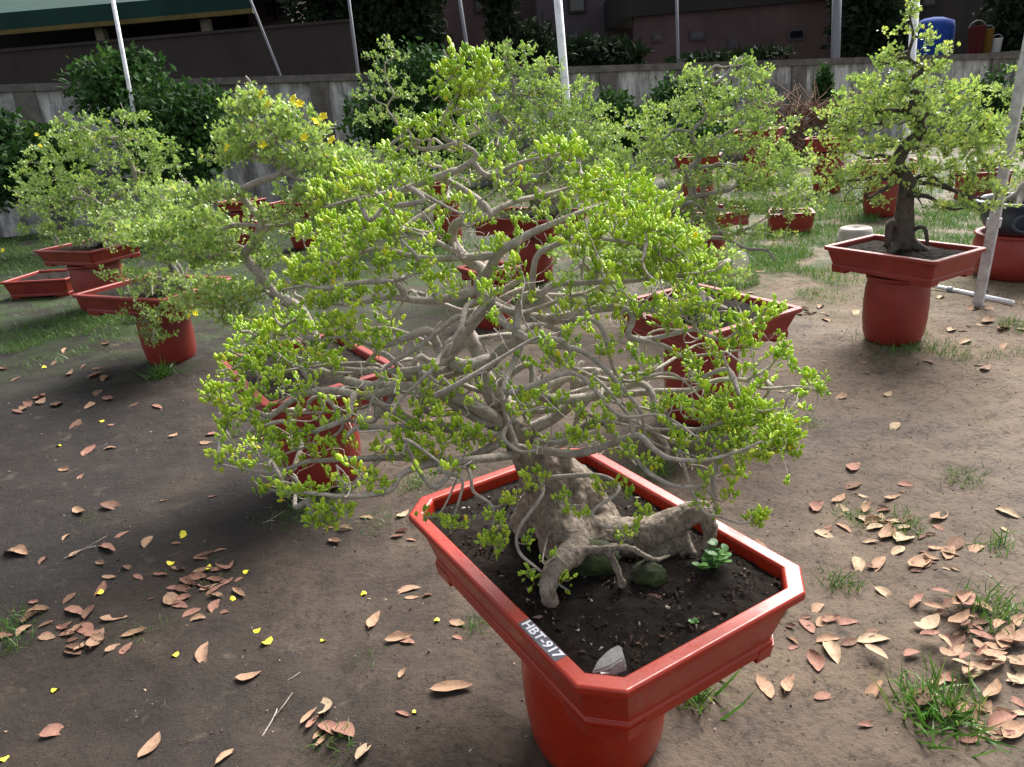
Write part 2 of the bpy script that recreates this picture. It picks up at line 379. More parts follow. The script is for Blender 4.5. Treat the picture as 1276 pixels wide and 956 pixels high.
lb = thing('long_pink_building', 'long low pink building with sloping dark roof line beyond the wall', 'building')
Y = 24.; a, b = atY(790, 60, Y), atY(1035, 60, Y)
za, zb = atY(790, 22, Y)[2], atY(1035, 0, Y)[2]
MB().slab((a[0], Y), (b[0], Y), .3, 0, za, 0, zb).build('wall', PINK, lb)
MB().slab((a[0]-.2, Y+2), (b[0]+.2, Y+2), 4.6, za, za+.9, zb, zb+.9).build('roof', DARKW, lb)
for (x0, y0, x1, y1) in ((862, 40, 876, 48), (815, 44, 823, 50), (984, 38, 1000, 48), (910, 50, 917, 58)):
    A, B = atY(x0, y1, Y-.2), atY(x1, y0, Y-.2); zc0, zc1 = min(A[2], B[2]), max(A[2], B[2])
    fo = MB().box(A[0]-.06, B[0]+.06, Y-.22, Y-.152, zc0-.06, zc1+.06).build('window', MAUVE, lb)
    MB().box(A[0], B[0], Y-.24, Y-.222, zc0, zc1).build('pane', GLASSD, fo)
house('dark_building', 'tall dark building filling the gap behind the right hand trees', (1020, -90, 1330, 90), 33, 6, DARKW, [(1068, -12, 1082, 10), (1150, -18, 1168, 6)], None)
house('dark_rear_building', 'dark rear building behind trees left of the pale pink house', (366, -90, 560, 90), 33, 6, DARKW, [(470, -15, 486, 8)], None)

# leafy masses: shrubs and trees built from many single leaves round a branching trunk
LT_V = [(0, 0, 0), (.28, .45, .06), (0, 1, -.05), (-.28, .45, .06)]
LT_F = [(0, 1, 2), (0, 2, 3)]
def leafcloud(name, centers, radii, n, size, mat_, parent, seed, tlo=0, thi=1):
    r = np.random.default_rng(seed)
    w = np.array([np.prod(q)**(2/3) for q in radii]); w /= w.sum()
    k = r.choice(len(centers), n, p=w)
    u = r.normal(size=(n, 3)); u /= np.linalg.norm(u, axis=1)[:, None]
    rad = r.random(n)**.45
    clump = np.sin(u[:, 0]*7+k)*np.sin(u[:, 1]*6+2*k)*np.sin(u[:, 2]*5+k)
    P = np.array(centers)[k] + u*np.array(radii)[k]*(rad*(1+.28*clump))[:, None]
    P[:, 2] = np.maximum(P[:, 2], .01)
    ax = r.normal(size=(n, 3)); ax[:, 2] += .3
    Mx = rotmats(ax, r.random(n)*6.28)[:, :, [0, 2, 1]]*(size*(.6+.8*r.random(n)))[:, None, None]
    t = np.clip(tlo+(thi-tlo)*(.5+.35*clump+.25*r.normal(size=n)), 0, 1)
    return batch(name, LT_V, LT_F, Mx, P, t, mat_, parent, False)
def leafy_tree(name, label, cat, base, blobs, n, size, mat_, seed, group=None, tr=.1, leafname='crown'):
    t = thing(name, label, cat, (0, 0, 0), 0, group)
    C = [b[0] for b in blobs]; Rr = [b[1] for b in blobs]
    m = MB(); b0 = np.array(base, float)
    mid = np.mean(C, axis=0); fork = b0+(mid-b0)*.45
    m.tube([b0+[0, 0, -.05], b0+(fork-b0)*.5+[tr*.4, 0, 0], fork], [tr, tr*.8, tr*.65], 8)
    m.build('trunk', TWIGB, t, True)
    m = MB()
    for c in C:
        c = np.array(c); m.tube([fork-[0, 0, .05], fork+(c-fork)*.5+[0, 0, .1*np.linalg.norm(c-fork)], c], [tr*.55, tr*.35, tr*.12], 6)
    m.build('limbs', TWIGB, t, True)
    leafcloud(leafname, C, Rr, n, size, mat_, t, seed)
    return t
def blob(px, py, Y, rpx, rpy, rd=None):
    c = atY(px, py, Y); s_ = Y/F; return (c, (rpx*s_, (rd if rd is not None else rpx*s_), rpy*s_))
def gnd(px, Y): p = atY(px, 200, Y); return (p[0], Y, 0)
far_trees = [
    ('dark dense tree beside the pink house beyond the wall', gnd(420, 22), [blob(400, 20, 22, 40, 50), blob(455, 35, 22, 40, 45), blob(430, -40, 22, 70, 50)], 2600),
    ('black leafy tree left of the pale pink house', gnd(505, 23), [blob(495, 20, 23, 52, 55), blob(520, 55, 23, 35, 36), blob(495, -40, 23, 60, 50)], 3200),
    ('dark bushy tree right of the pale pink house', gnd(640, 23), [blob(624, 15, 23, 20, 45), blob(655, 55, 23, 38, 24), blob(622, -45, 23, 35, 40)], 1800),
    ('low dark tree in front of the grey house', gnd(735, 22), [blob(725, 66, 22, 45, 16), blob(765, 70, 22, 40, 14)], 1100),
    ('dark tree at the end of the long pink building', gnd(1060, 22), [blob(1068, 35, 22, 32, 40), blob(1100, 45, 22, 32, 35), blob(1080, -30, 22, 45, 45)], 2600),
    ('dark green tree at the far right above the wall', gnd(1255, 20), [blob(1262, 70, 20, 40, 40), blob(1270, 120, 19.5, 35, 45), blob(1285, 10, 20, 50, 45)], 2400),
    ('thin dark shrub growing under the long pink building', gnd(900, 21), [blob(880, 74, 21, 50, 5), blob(950, 68, 21, 40, 6)], 260),
]
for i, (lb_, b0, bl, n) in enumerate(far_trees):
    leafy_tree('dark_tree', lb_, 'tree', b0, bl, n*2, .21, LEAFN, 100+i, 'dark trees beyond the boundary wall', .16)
near = [
    ('tall dark creeper covered bush against the wall at left', gnd(190, 12.3), [blob(140, 110, 12.3, 48, 40), blob(200, 150, 12.0, 55, 50), blob(255, 160, 12.0, 42, 52), blob(170, 85, 12.5, 30, 22), blob(215, 200, 11.6, 60, 40)], 4200),
    ('wide dark bush against the wall behind the tall slim bonsai', gnd(520, 12.3), [blob(520, 100, 12.3, 48, 38), blob(550, 130, 12.2, 50, 45), blob(470, 150, 12.0, 40, 40), blob(580, 95, 12.4, 35, 25), blob(545, 175, 11.6, 70, 40)], 3800),
    ('small dark green bush at the wall foot right of the tall pole', gnd(770, 13.6), [blob(765, 145, 13.6, 28, 28), blob(790, 165, 13.4, 30, 26)], 1500),
    ('bushy green shrub at the wall foot behind the leaning bonsai', gnd(845, 13.6), [blob(840, 125, 13.6, 30, 30), blob(880, 130, 13.6, 34, 30), blob(850, 165, 13.2, 60, 25)], 1800),
    ('slim dark ivy column climbing the wall beside the brushwood', gnd(1027, 15.6), [blob(1027, 108, 15.7, 9, 22, .25), blob(1028, 135, 15.6, 14, 20, .3)], 900),
    ('dark shrub at the foot of the left end of the wall', gnd(40, 11.5), [blob(20, 220, 11.5, 50, 35), blob(70, 200, 11.7, 40, 40), blob(0, 180, 11.9, 40, 40)], 2600),
    ('dark vine hanging over the wall at far right', gnd(1235, 15.5), [blob(1235, 130, 15.7, 24, 40), blob(1262, 165, 15.5, 30, 40)], 1600),
]
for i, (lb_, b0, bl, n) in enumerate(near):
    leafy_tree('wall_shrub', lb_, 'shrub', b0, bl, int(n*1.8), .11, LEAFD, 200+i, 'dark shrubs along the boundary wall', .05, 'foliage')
# brushwood pile
bw = thing('brushwood_pile', 'heap of dry brown cut branches stacked against the wall', 'brushwood', (0, 0, 0))
r = np.random.default_rng(3); m = MB(); c0 = atY(995, 150, 14.8)
for i in range(260):
    a = r.normal(0, .36, 3)*[1.1, .7, 0]; b0 = np.array([c0[0]+a[0], 14.8+a[1], max(.02, r.random()*.9)])
    d = np.array([r.normal(0, .7), r.normal(0, .4), .25+.6*r.random()]); L_ = .5+.6*r.random()
    m.tube([b0, b0+d*L_*.5+r.normal(0, .05, 3), b0+d*L_+r.normal(0, .12, 3)], [.016, .011, .004], 4)
m.build('dry_branches', bark('dry_brush', (.20, .125, .085), (.10, .06, .04), 20, .2), bw, True)

# poles
GALV = mat('galvanised_pole', (.52, .52, .54), .5, Metallic=.15); WHITEP = mat('white_painted_pole', (.78, .78, .82), .45)
n1 = noise(GALV, 14, 6, .7); L(GALV, ramp(GALV, n1, [(.35, (.28, .275, .28)), (.6, (.52, .52, .54))]), bsdf(GALV).inputs['Base Color'])
n1 = noise(WHITEP, 9, 6, .7); L(WHITEP, ramp(WHITEP, n1, [(.3, (.5, .5, .52)), (.5, (.80, .80, .84))]), bsdf(WHITEP).inputs['Base Color'])
GREYP = mat('grey_thin_pole', (.16, .16, .18), .6)
def pole(label, top_, bot, rad, mt, square=False, name='metal_pole'):
    t = thing(name, label, 'pole', (0, 0, 0))
    d = np.array(top_)-np.array(bot); top2 = np.array(bot)+d*1.25
    if bot[2] > .05: b2 = np.array(bot)-d*(bot[2]/d[2])
    else: b2 = np.array(bot)
    m = MB(); m.tube([b2-d/np.linalg.norm(d)*.1, b2+(top2-b2)*.5, top2], rad, 4 if square else 12); m.build('shaft', mt, t, not square)
    c = MB(); q = b2+(top2-b2)*.28
    u = d/np.linalg.norm(d); c.tube([q-u*.03, q+u*.03], rad*1.25, 4 if square else 12); c.build('joint_collar', mt, t, not square)
    return t
pole('thin white pole rising out of the dark bush at left', atY(139, -8, 11.6), atY(157, 88, 11.6), .028, WHITEP)
pole('tall white pole standing behind the central trees', atY(694.5, -8, 7.6), atY(714, 222, 7.6), .038, WHITEP)
pole('white pole rising through the top of the broad bonsai at right', atY(1141.5, -8, 5.4), atY(1130, 165, 5.4), .025, WHITEP)
gp = at(1218, 382, 0)
pole('leaning grey square metal pole planted in the earth at right edge', atY(1281, 60, gp[1]+.02), gp, .042, GALV, True)
pole('thin grey pole beyond the wall beside the slim bonsai tip', atY(434, -5, 19), atY(446, 88, 19), .035, GREYP)
pole('thin dark pole beyond the wall in front of the pink house', atY(310, -5, 19), atY(342, 75, 19), .03, GREYP)
pole('thin grey pole in front of the pale pink house', atY(572, -5, 21), atY(582, 60, 21), .05, GREYP)
pole('thin grey pole in front of the long pink building', atY(843, -5, 21), atY(845, 78, 21), .04, GREYP)
pole('wide grey trunk like post beyond the wall near the blue sheet', atY(1043, -5, 20), atY(1041, 70, 20), .11, GREYP)
# pipe on the ground
a, b = at(1150, 357, 0), at(1262, 381, 0)
pp = thing('ground_pipe', 'thin pale water pipe lying on the earth behind the leaning pole', 'pipe')
a[2] = b[2] = .022; MB().tube([a-(b-a)*.5, (a+b)/2, b], .016, 8).build('pipe_run', WHITEP, pp, True)
MB().tube([a+(b-a)*.30, a+(b-a)*.36], .021, 10).build('coupling', mat('grey_plastic', (.25, .27, .3), .5), pp, True)
# blue sheet, red and yellow cans, white bucket on the far side of the wall
BLUE = paint('blue_tarpaulin', (.014, .05, .25), (.010, .032, .16), 1.5)  # tarpaulin blue darkened to stand in for the unlit night
t = thing('blue_tank', 'big blue covered water tank standing beyond the wall at right', 'tank')
Y = 20.; A, B = atY(1147, 70, Y), atY(1203, 22, Y); cx, rr = (A[0]+B[0])/2, (B[0]-A[0])/2
zt = atY(1175, 20, Y)[2]; zb = atY(1175, 70, Y)[2]
MB().lathe([(rr*.98, 0.0), (rr, .1), (rr, zb), (rr*1.0, zt-.25), (rr*.93, zt-.1), (rr*.4, zt), (.01, zt+.02)], 40, (cx, Y+rr)).build('tank_body', BLUE, t, True)
MB().lathe([(rr*1.02, zb+.2), (rr*1.02, zb+.28)], 40, (cx, Y+rr)).build('band', BLUE, t, True)
def bucket(name, label, cat, px, py, Y, rpx, hpx, mt, taper=.8):
    c = atY(px, py, Y); s_ = Y/F; r_, h_ = rpx*s_, hpx*s_
    t = thing(name, label, cat, (c[0], Y, c[2]))
    MB().lathe([(.005, 0), (r_*taper, 0), (r_, h_), (r_*1.06, h_), (r_*1.06, h_-.03*h_), (r_*.94, h_-.03*h_), (r_*taper*.9, .05*h_), (.005, .05*h_)], 28).build('body', mt, t, True)
    m = MB(); ang = np.linspace(0, pi, 14); m.tube([(r_*1.05*cos(a), 0, h_*.92+r_*.9*sin(a)) for a in ang], .012, 6); m.build('handle', GREYP, t, True)
    return t
led = thing('concrete_ledge', 'dark concrete ledge carrying the bucket and cans above the wall', 'ledge')
Y = 19.4; A, B = atY(1195, 70, Y), atY(1262, 66, Y); zl = atY(1235, 66, Y)[2]
MB().box(A[0], B[0], Y-.4, Y+.6, zl-.2, zl).build('slab', COP, led)
for k in (.15, .8): x_ = A[0]+(B[0]-A[0])*k; MB().box(x_-.12, x_+.12, Y-.2, Y+.4, 0, zl-.2).build('pier', COP, led)
def onledge(px): p = atY(px, 66, Y); return px, 66
for nm, lbl, ct, px, rp, hp, mt in (('red_can', 'red can beside the blue tank', 'can', 1214, 9, 30, paint('night_darkened_red', (.12, .02, .028), (.07, .014, .018))),  # can colours carry the night darkness too
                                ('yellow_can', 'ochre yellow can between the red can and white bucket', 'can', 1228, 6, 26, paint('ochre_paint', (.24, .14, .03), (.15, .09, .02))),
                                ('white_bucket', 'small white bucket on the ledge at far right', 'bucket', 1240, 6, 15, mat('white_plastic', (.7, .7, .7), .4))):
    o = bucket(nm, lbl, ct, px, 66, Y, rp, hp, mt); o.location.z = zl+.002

# ------------------------------------------------------------------ pots and pedestals
def chrect(hx, hy, ch, z):
    return [(hx-ch, -hy, z), (hx, -hy+ch, z), (hx, hy-ch, z), (hx-ch, hy, z), (-hx+ch, hy, z), (-hx, hy-ch, z), (-hx, -hy+ch, z), (-hx+ch, -hy, z)]
def loft(loops, close0=False, close1=False):
    m = MB(); n = len(loops[0]); b = 0
    for lp in loops: m.v.extend(lp)
    for i in range(len(loops)-1):
        for j in range(n):
            k = (j+1) % n; m.f.append((i*n+j, i*n+k, (i+1)*n+k, (i+1)*n+j))
    if close0: m.f.append(tuple(range(n-1, -1, -1)))
    if close1: m.f.append(tuple((len(loops)-1)*n+j for j in range(n)))
    return m
def pot(name, label, loc, rz, hx, hy, h, group=None, mt=RED, ch=.065, soil=True, bev=True, rimw=.032, cat='pot', feet=True, sseed=1, mound=.012):
    "rectangular tray with cut corners; z = 0 is the underside of its feet"
    t = thing(name, label, cat, loc, rz, group)
    f = .017
    zz = h
    lo = [chrect(hx*.80, hy*.74, ch*.8, f), chrect(hx*.895, hy*.86, ch*.9, f+.001), chrect(hx*.895, hy*.86, ch*.9, f+.024), chrect(hx*.885, hy*.845, ch*.9, f+.029),
          chrect(hx*.955, hy*.935, ch*.95, zz-.030), chrect(hx*.957, hy*.938, ch*.95, zz-.027), chrect(hx*.995, hy*.992, ch, zz-.022),
          chrect(hx, hy, ch, zz-.018), chrect(hx, hy, ch, zz-.004), chrect(hx-.004, hy-.004, ch-.0015, zz), chrect(hx-rimw, hy-rimw, ch-.014, zz),
          chrect(hx-rimw-.005, hy-rimw-.005, ch-.016, zz-.006), chrect(hx-rimw-.008, hy-rimw-.008, ch-.016, zz-.05), chrect(hx*.80, hy*.74, ch*.8, f+.03)]
    m = loft(lo, True, True); o = m.build('body', mt, t)
    if bev:
        b = o.modifiers.new('bevel', 'BEVEL'); b.width = .0028; b.segments = 2; b.limit_method = 'ANGLE'; b.angle_limit = R_(18)
    if feet:
        for sx in (-1, 1):
            for sy in (-1, 1):
                fm = MB(); X, Yy, c_ = hx*.90, hy*.865, ch*.9; lx, ly = hx*.30, hy*.34
                P2 = [(X-lx, Yy), (X-c_, Yy), (X, Yy-c_), (X, Yy-ly), (X-.05, Yy-ly), (X-.05, Yy-c_-.02), (X-c_-.02, Yy-.05), (X-lx, Yy-.05)]
                P2 = [(sx*a, sy*b) for a, b in P2]
                if sx*sy < 0: P2 = P2[::-1]
                fl = loft([[(a*.985, b*.985, 0) for a, b in P2], [(a, b, f-.0015+.018) for a, b in P2]], True, True)
                fo = fl.build('foot', mt, t)
    if soil:
        r = np.random.default_rng(sseed); n_ = 46; ix, iy = hx-rimw-.004, hy-rimw-.004; cc = ch-.016
        v, fc = [], []
        u = np.linspace(-1, 1, n_); ok = {}
        ph = r.random(8)*6
        for j, b in enumerate(u):
            for i, a in enumerate(u):
                x, y = a*ix, b*iy
                ov = (abs(x)-(ix-cc))+(abs(y)-(iy-cc))-cc
                if ov > 0 and abs(x) > ix-cc and abs(y) > iy-cc: x -= np.sign(x)*ov/2; y -= np.sign(y)*ov/2
                e = max(0, 1-max(abs(a), abs(b))**4)
                z = zz-.032+mound*e+.009*e*(sin(x*31+ph[0])*sin(y*27+ph[1])+.6*sin(x*67+ph[2]+y*20)*sin(y*71+ph[3]))+r.normal(0, .0022)
                v.append((x, y, z))
        for j in range(n_-1):
            for i in range(n_-1): fc.append((j*n_+i, j*n_+i+1, (j+1)*n_+i+1, (j+1)*n_+i))
        link('soil', mesh('soil', v, fc), SOIL, t)
    return t
def pedestal(label, loc, h=.43, r=.185, mt=RED, group='red glazed jar pedestals', ribs=0):
    t = thing('jar_pedestal', label, 'pedestal', loc, 0, group)
    pr = [(.01, 0), (r*.84, 0), (r*.875, .012), (r*.94, h*.12), (r*.99, h*.32), (r*1.0, h*.55), (r*.975, h*.78), (r*.93, h*.90), (r*.925, h*.925)]
    MB().lathe(pr, 64, ribs=ribs, amp=.006 if ribs else 0).build('jar_body', mt, t, True)
    MB().lathe([(r*.93, h*.925), (r*.985, h*.94), (r*.99, h*.985), (r*.96, h), (r*.86, h), (r*.84, h*.97), (r*.82, h*.5), (.01, h*.45)], 64).build('jar_rim', mt, t, True)
    return t

RZ = R_(-60.7)
ZR = .60
PH = .182
MAINC = np.array([.145, 1.538])
pedestal('tall red jar carrying the nearest pot at the bottom of the picture', (MAINC[0], MAINC[1]-.02, 0), .418, .185, RED)
mp = pot('bonsai_pot', 'large red rectangular pot with cut corners and painted number, holding the nearest bonsai', (MAINC[0], MAINC[1], ZR-PH), RZ, .445, .302, PH, 'red bonsai pots', RED, .066, sseed=4)
GREYT = mat('grey_paint_patch', (.10, .10, .12), .6)
n1 = noise(GREYT, 40, 5, .7); L(GREYT, ramp(GREYT, n1, [(.35, (.07, .07, .085)), (.65, (.16, .155, .18))]), bsdf(GREYT).inputs['Base Color'])
WPAINT = mat('white_paint_lettering', (.78, .77, .80), .6)
def loc2(p): d = np.array(p[:2])-MAINC; return np.array([d[0]*cos(-RZ)-d[1]*sin(-RZ), d[0]*sin(-RZ)+d[1]*cos(-RZ)])
ta, tb = loc2(at(646, 777, ZR)), loc2(at(697, 822, ZR))
pa = MB().box(ta[0], tb[0], -.302+.0045, -.302+.0322, PH-.0002, PH+.0007).build('number_patch', GREYT, mp)
tx = bpy.data.curves.new('number_lettering', 'FONT'); tx.body = 'HBT-917'; tx.size = .0285; tx.extrude = .0003; tx.offset = .0006; tx.space_character = 1.0; tx.shear = .0
tx.align_x = 'CENTER'; tx.align_y = 'CENTER'
to = bpy.data.objects.new('number_lettering', tx); COL.objects.link(to); tx.materials.append(WPAINT); to.parent = pa
to.location = ((ta[0]+tb[0])/2, -.302+.0185, PH+.00115)
bpy.context.view_layer.update()
sx_ = (tb[0]-ta[0])*.93/max(to.dimensions.x, .01)
lme = bpy.data.meshes.new_from_object(to.evaluated_get(bpy.context.evaluated_depsgraph_get())); lme.transform(Matrix.Diagonal((sx_, 1, 1, 1)))
lt = bpy.data.objects.new('painted_number', lme); COL.objects.link(lt); lt.parent = pa; lt.location = to.location
if not lme.materials: lme.materials.append(WPAINT)
bpy.data.objects.remove(to)

# second row pots
POTS = {}
def setpot(key, label, c, rz, hx, hy, pl=None, zr=.58, h=.15, ped=True, mt=RED2, pr=.185, **kw):
    zp = zr-h if ped else 0
    if ped: pedestal(pl, (c[0], c[1], 0), zp-.002, pr, mt)
    p = pot('bonsai_pot', label, (c[0], c[1], zp), rz, hx, hy, h, 'red bonsai pots', mt, kw.pop('ch', .02), **kw)
    POTS[key] = (c, zr-.03); return p
setpot('P2', 'red rectangular pot under the broad bonsai at right, corner towards the path', (2.41, 4.40), R_(-62), .37, .25, 'barrel shaped red jar under the right hand pot on the bare path', .58, .16)
setpot('P3', 'red pot half hidden behind the right side of the nearest bonsai', (.96, 3.52), R_(-62), .37, .30, 'red jar half hidden behind the right branches of the nearest bonsai', .58, .15, sseed=7)
setpot('P4', 'red pot half hidden behind the left side of the nearest bonsai', (-.92, 3.18), R_(-58), .40, .30, 'red jar seen through the left branches of the nearest bonsai', .57, .15, sseed=8)
setpot('P5', 'red pot at left standing in front of another red pot, soil showing', (-2.50, 5.32), R_(-28), .47, .33, 'red jar with a grass tuft at its foot at left', .56, .16, sseed=9)
setpot('P5b', 'red pot behind the left hand pot, against the dark grass', (-3.95, 7.3), R_(-28), .42, .3, 'red jar standing in grass behind the left hand pot', .62, .16, pr=.24)
setpot('P5c', 'low red tray standing directly on the grass at far left', (-5.0, 8.3), R_(-10), .40, .3, None, .20, .20, False)
setpot('P6', 'red pot under the spreading bonsai right of centre', (1.80, 6.35), R_(-60), .30, .22, 'slim red jar beside the hanging plastic disc', .60, .14, pr=.13)
setpot('P7', 'red pot behind the middle of the nearest bonsai', (.28, 6.85), R_(-40), .48, .32, 'red jar seen through the middle of the nearest bonsai', .62, .17, pr=.2)
setpot('P8', 'small red pot deep behind the left middle bonsai', (-.10, 5.45), R_(-60), .2, .17, 'red jar glimpsed low through the centre of the nearest bonsai', .46, .10, pr=.14)
setpot('P9', 'small red pot behind the slim bonsai on the grass', (-.62, 9.4), R_(-30), .26, .2, 'red jar on bright grass behind the curved trunk', .70, .14, pr=.17)
setpot('P10', 'far red pot behind the flowering bonsai', (-3.45, 10.4), R_(-30), .3, .2, 'far red jar behind the flowering bonsai', .62, .14, pr=.17)
setpot('P11', 'far red pot right of the flowering bonsai trunk', (-2.55, 9.9), R_(-30), .34, .24, 'far red jar right of the flowering bonsai trunk', .60, .15, pr=.18)
setpot('P12', 'red pot at the back behind the broad right hand bonsai', (4.42, 8.6), R_(-20), .34, .24, 'short red jar on bright grass behind the broad right hand bonsai', .60, .14, pr=.2)
setpot('P13', 'far red pot left of the broad right hand bonsai', (4.7, 10.7), R_(-30), .32, .22, 'far red jar left of the broad right hand bonsai', .75, .2, pr=.2)
setpot('P14', 'far red pot near the brushwood heap', (4.2, 12.2), R_(-30), .36, .25, 'far red jar near the brushwood heap', .85, .25, pr=.22)
setpot('P15', 'low red pot with pale top standing on the grass', (3.17, 8.1), R_(-15), .24, .18, None, .22, .22, False)
setpot('P16', 'far red pot on grass at right edge behind the blue round pot', (5.85, 9.05), R_(-10), .26, .2, None, .34, .34, False)
setpot('P17', 'far red pot deep behind the spreading bonsai', (2.75, 10.3), R_(-20), .3, .22, 'far red jar deep behind the spreading bonsai', .7, .16, pr=.2)
# blue round pot on a wide red jar at the right edge
bp = np.array([3.98, 5.62])
pedestal('wide ribbed red jar under the blue round pot at right edge', (bp[0], bp[1], 0), .34, .30, RED2, ribs=12)
t = thing('blue_round_pot', 'dark blue round glazed pot on the wide red jar at right edge', 'pot', (bp[0], bp[1], .342))
rr = .31
MB().lathe([(.01, 0), (rr*.66, 0), (rr*.80, .05), (rr*.92, .14), (rr*.95, .20), (rr*1.06, .215), (rr*1.08, .235), (rr*1.04, .245), (rr*.92, .243), (rr*.88, .2), (rr*.8, .15)], 56).build('body', NAVY, t, True)
MB().lathe([(.005, .215), (rr*.5, .22), (rr*.9, .205)], 40).build('soil', SOIL, t, True)
m = MB(); ang = np.linspace(0, 2*pi, 26)
m.tube([(-.17+.075*cos(a), -rr*.91-.01+.02*abs(cos(a)), .11+.06*sin(a)) for a in ang], .012, 6, False); m.build('moulded_ring', NAVY, t, True)
# upturned pale pot
STONEW = paint('pale_clay', (.42, .38, .34), (.3, .27, .24), 6)
u = thing('upturned_clay_pot', 'pale upturned clay pot on the grass behind the right hand pot', 'pot', (3.52, 7.3, 0))
MB().lathe([(.175, 0), (.18, .02), (.17, .03), (.155, .10), (.145, .135), (.12, .145), (.115, .138), (.03, .138), (.028, .12), (.002, .12)], 40).build('body', STONEW, u, True)
# hanging disc
DISC = mat('clear_plastic', (.72, .72, .55), .25); bsdf(DISC).inputs['Transmission Weight'].default_value = .45; bsdf(DISC).inputs['Alpha'].default_value = 1
c = atY(923, 325, 3.9); hd = thing('hanging_disc', 'round clear plastic disc hanging from a twig right of centre', 'tag', tuple(c))
m = MB().lathe([(.002, -.006), (.042, -.006), (.047, 0), (.042, .006), (.002, .006)], 32); o = m.build('disc', DISC, hd, True); o.rotation_euler = (R_(78), 0, R_(20))
m = MB(); m.tube([(.047*cos(a), .047*sin(a), 0) for a in np.linspace(0, 2*pi, 33)], .0045, 6, False); o = m.build('rim', mat('white_rim', (.7, .7, .66), .4), hd, True); o.rotation_euler = (R_(78), 0, R_(20))
MB().tube([(0, 0, .046), (.004, .002, .085), (0, .0, .125)], .0014, 5).build('string', GREYP, hd, True)

# ------------------------------------------------------------------ bonsai growing
def smooth(P, step):
    P = np.asarray(P, float)
    if len(P) < 3:
        n = max(2, int(np.linalg.norm(P[1]-P[0])/step)+1); return np.array([P[0]+(P[1]-P[0])*t for t in np.linspace(0, 1, n)])
    Q = np.vstack([2*P[0]-P[1], P, 2*P[-1]-P[-2]]); out = []
    for i in range(1, len(Q)-2):
        n = max(2, int(np.linalg.norm(Q[i+1]-Q[i])/step)+1)
        for t in np.linspace(0, 1, n, endpoint=False):
            t2, t3 = t*t, t*t*t
            out.append(.5*((2*Q[i])+(-Q[i-1]+Q[i+1])*t+(2*Q[i-1]-5*Q[i]+4*Q[i+1]-Q[i+2])*t2+(-Q[i-1]+3*Q[i]-3*Q[i+1]+Q[i+2])*t3))
    out.append(P[-1]); return np.array(out)

class Grow:
    def __init__(s, seed):
        s.src = []
        s.r = np.random.default_rng(seed); s.P = np.zeros((0, 3)); s.par = []; s.fr = []; s.limb = []; s.tubes = []; s.tips = []; s.tipdir = []
    def addline(s, P, r0, r1, limb, start=-1):
        b = len(s.par); n = len(P)
        s.P = np.vstack([s.P, P]); s.par += [start]+list(range(b, b+n-1)); s.fr += list(np.linspace(1, 0, n)**1.0*(r0-r1)+r1); s.limb += [limb]*n
        s.tubes.append((limb, ([start] if start >= 0 else [])+list(range(b, b+n)), True)); return b+n-1
    def nearest(s, p): return int(np.argmin(((s.P-p)**2).sum(1)))
    def grow(s, A, wig=.16, step=.03, rise=.15, first=0, bf=.12, maxlen=9):
        r = s.r
        D = np.array([((s.P[first:]-a)**2).sum(1).min() for a in A]); order = np.argsort(D)
        cap = len(s.par)+len(A)*40; buf = np.empty((cap, 3)); n = len(s.par); buf[:n] = s.P
        for k in order:
            a = A[k]
            v = buf[first:n]-a; d = np.sqrt((v**2).sum(1)); d2 = d+.35*np.maximum(0, v[:, 2])*0
            # discourage joining from above: prefer nodes lower than the tip
            d2 = d+.5*np.maximum(0, v[:, 2])
            j = int(np.argmin(d2))+first; p0 = buf[j].copy(); Ld = d[j-first]
            if Ld < .012 or Ld > maxlen: continue
            m = max(2, int(Ld/step)); t = np.linspace(0, 1, m+1)[1:]
            u = (a-p0)/Ld; q1 = np.cross(u, r.normal(size=3)); q1 /= np.linalg.norm(q1); q2 = np.cross(u, q1)
            amp = wig*Ld; w1, w2 = r.normal(), r.normal()
            path = p0+np.outer(t, a-p0) + np.outer(np.sin(pi*t), q1)*amp*w1 + np.outer(np.sin(2*pi*t), q2)*amp*.7*w2
            path[:, 2] += -rise*Ld*np.sin(pi*t)
            b = n; buf[n:n+m] = path; n += m
            s.par += [j]+list(range(b, b+m-1)); s.fr += [0]*m; s.limb += [s.limb[j]]*m
            s.tubes.append((s.limb[j], [j]+list(range(b, b+m)), False))
            s.tips.append(n-1); s.src.append(int(k)); dd = path[-1]-(path[-2] if m > 1 else p0); s.tipdir.append(dd/(np.linalg.norm(dd)+1e-9))
        s.P = buf[:n].copy()
    def radii(s, rt, ex=.45):
        c = np.zeros(len(s.par))
        for t in s.tips:
            k = t
            while k >= 0: c[k] += 1; k = s.par[k]
        r_ = rt*np.maximum(c, 1)**ex
        s.rad = np.maximum(r_*(np.array(s.fr) == 0), np.array(s.fr))
    def mesh_limbs(s, sides=5, thick=8):
        out = {}
        for limb, ids, main in s.tubes:
            m = out.setdefault(limb, MB()); rr = s.rad[ids].copy()
            if not main: rr[0] = min(rr[0], rr[1]*1.35)
            elif len(ids) > 1 and s.par[ids[1]] >= 0: rr[0] = min(rr[0], rr[1]*1.3)
            m.tube(s.P[ids], rr, thick if main else sides, cap=True)
        return out

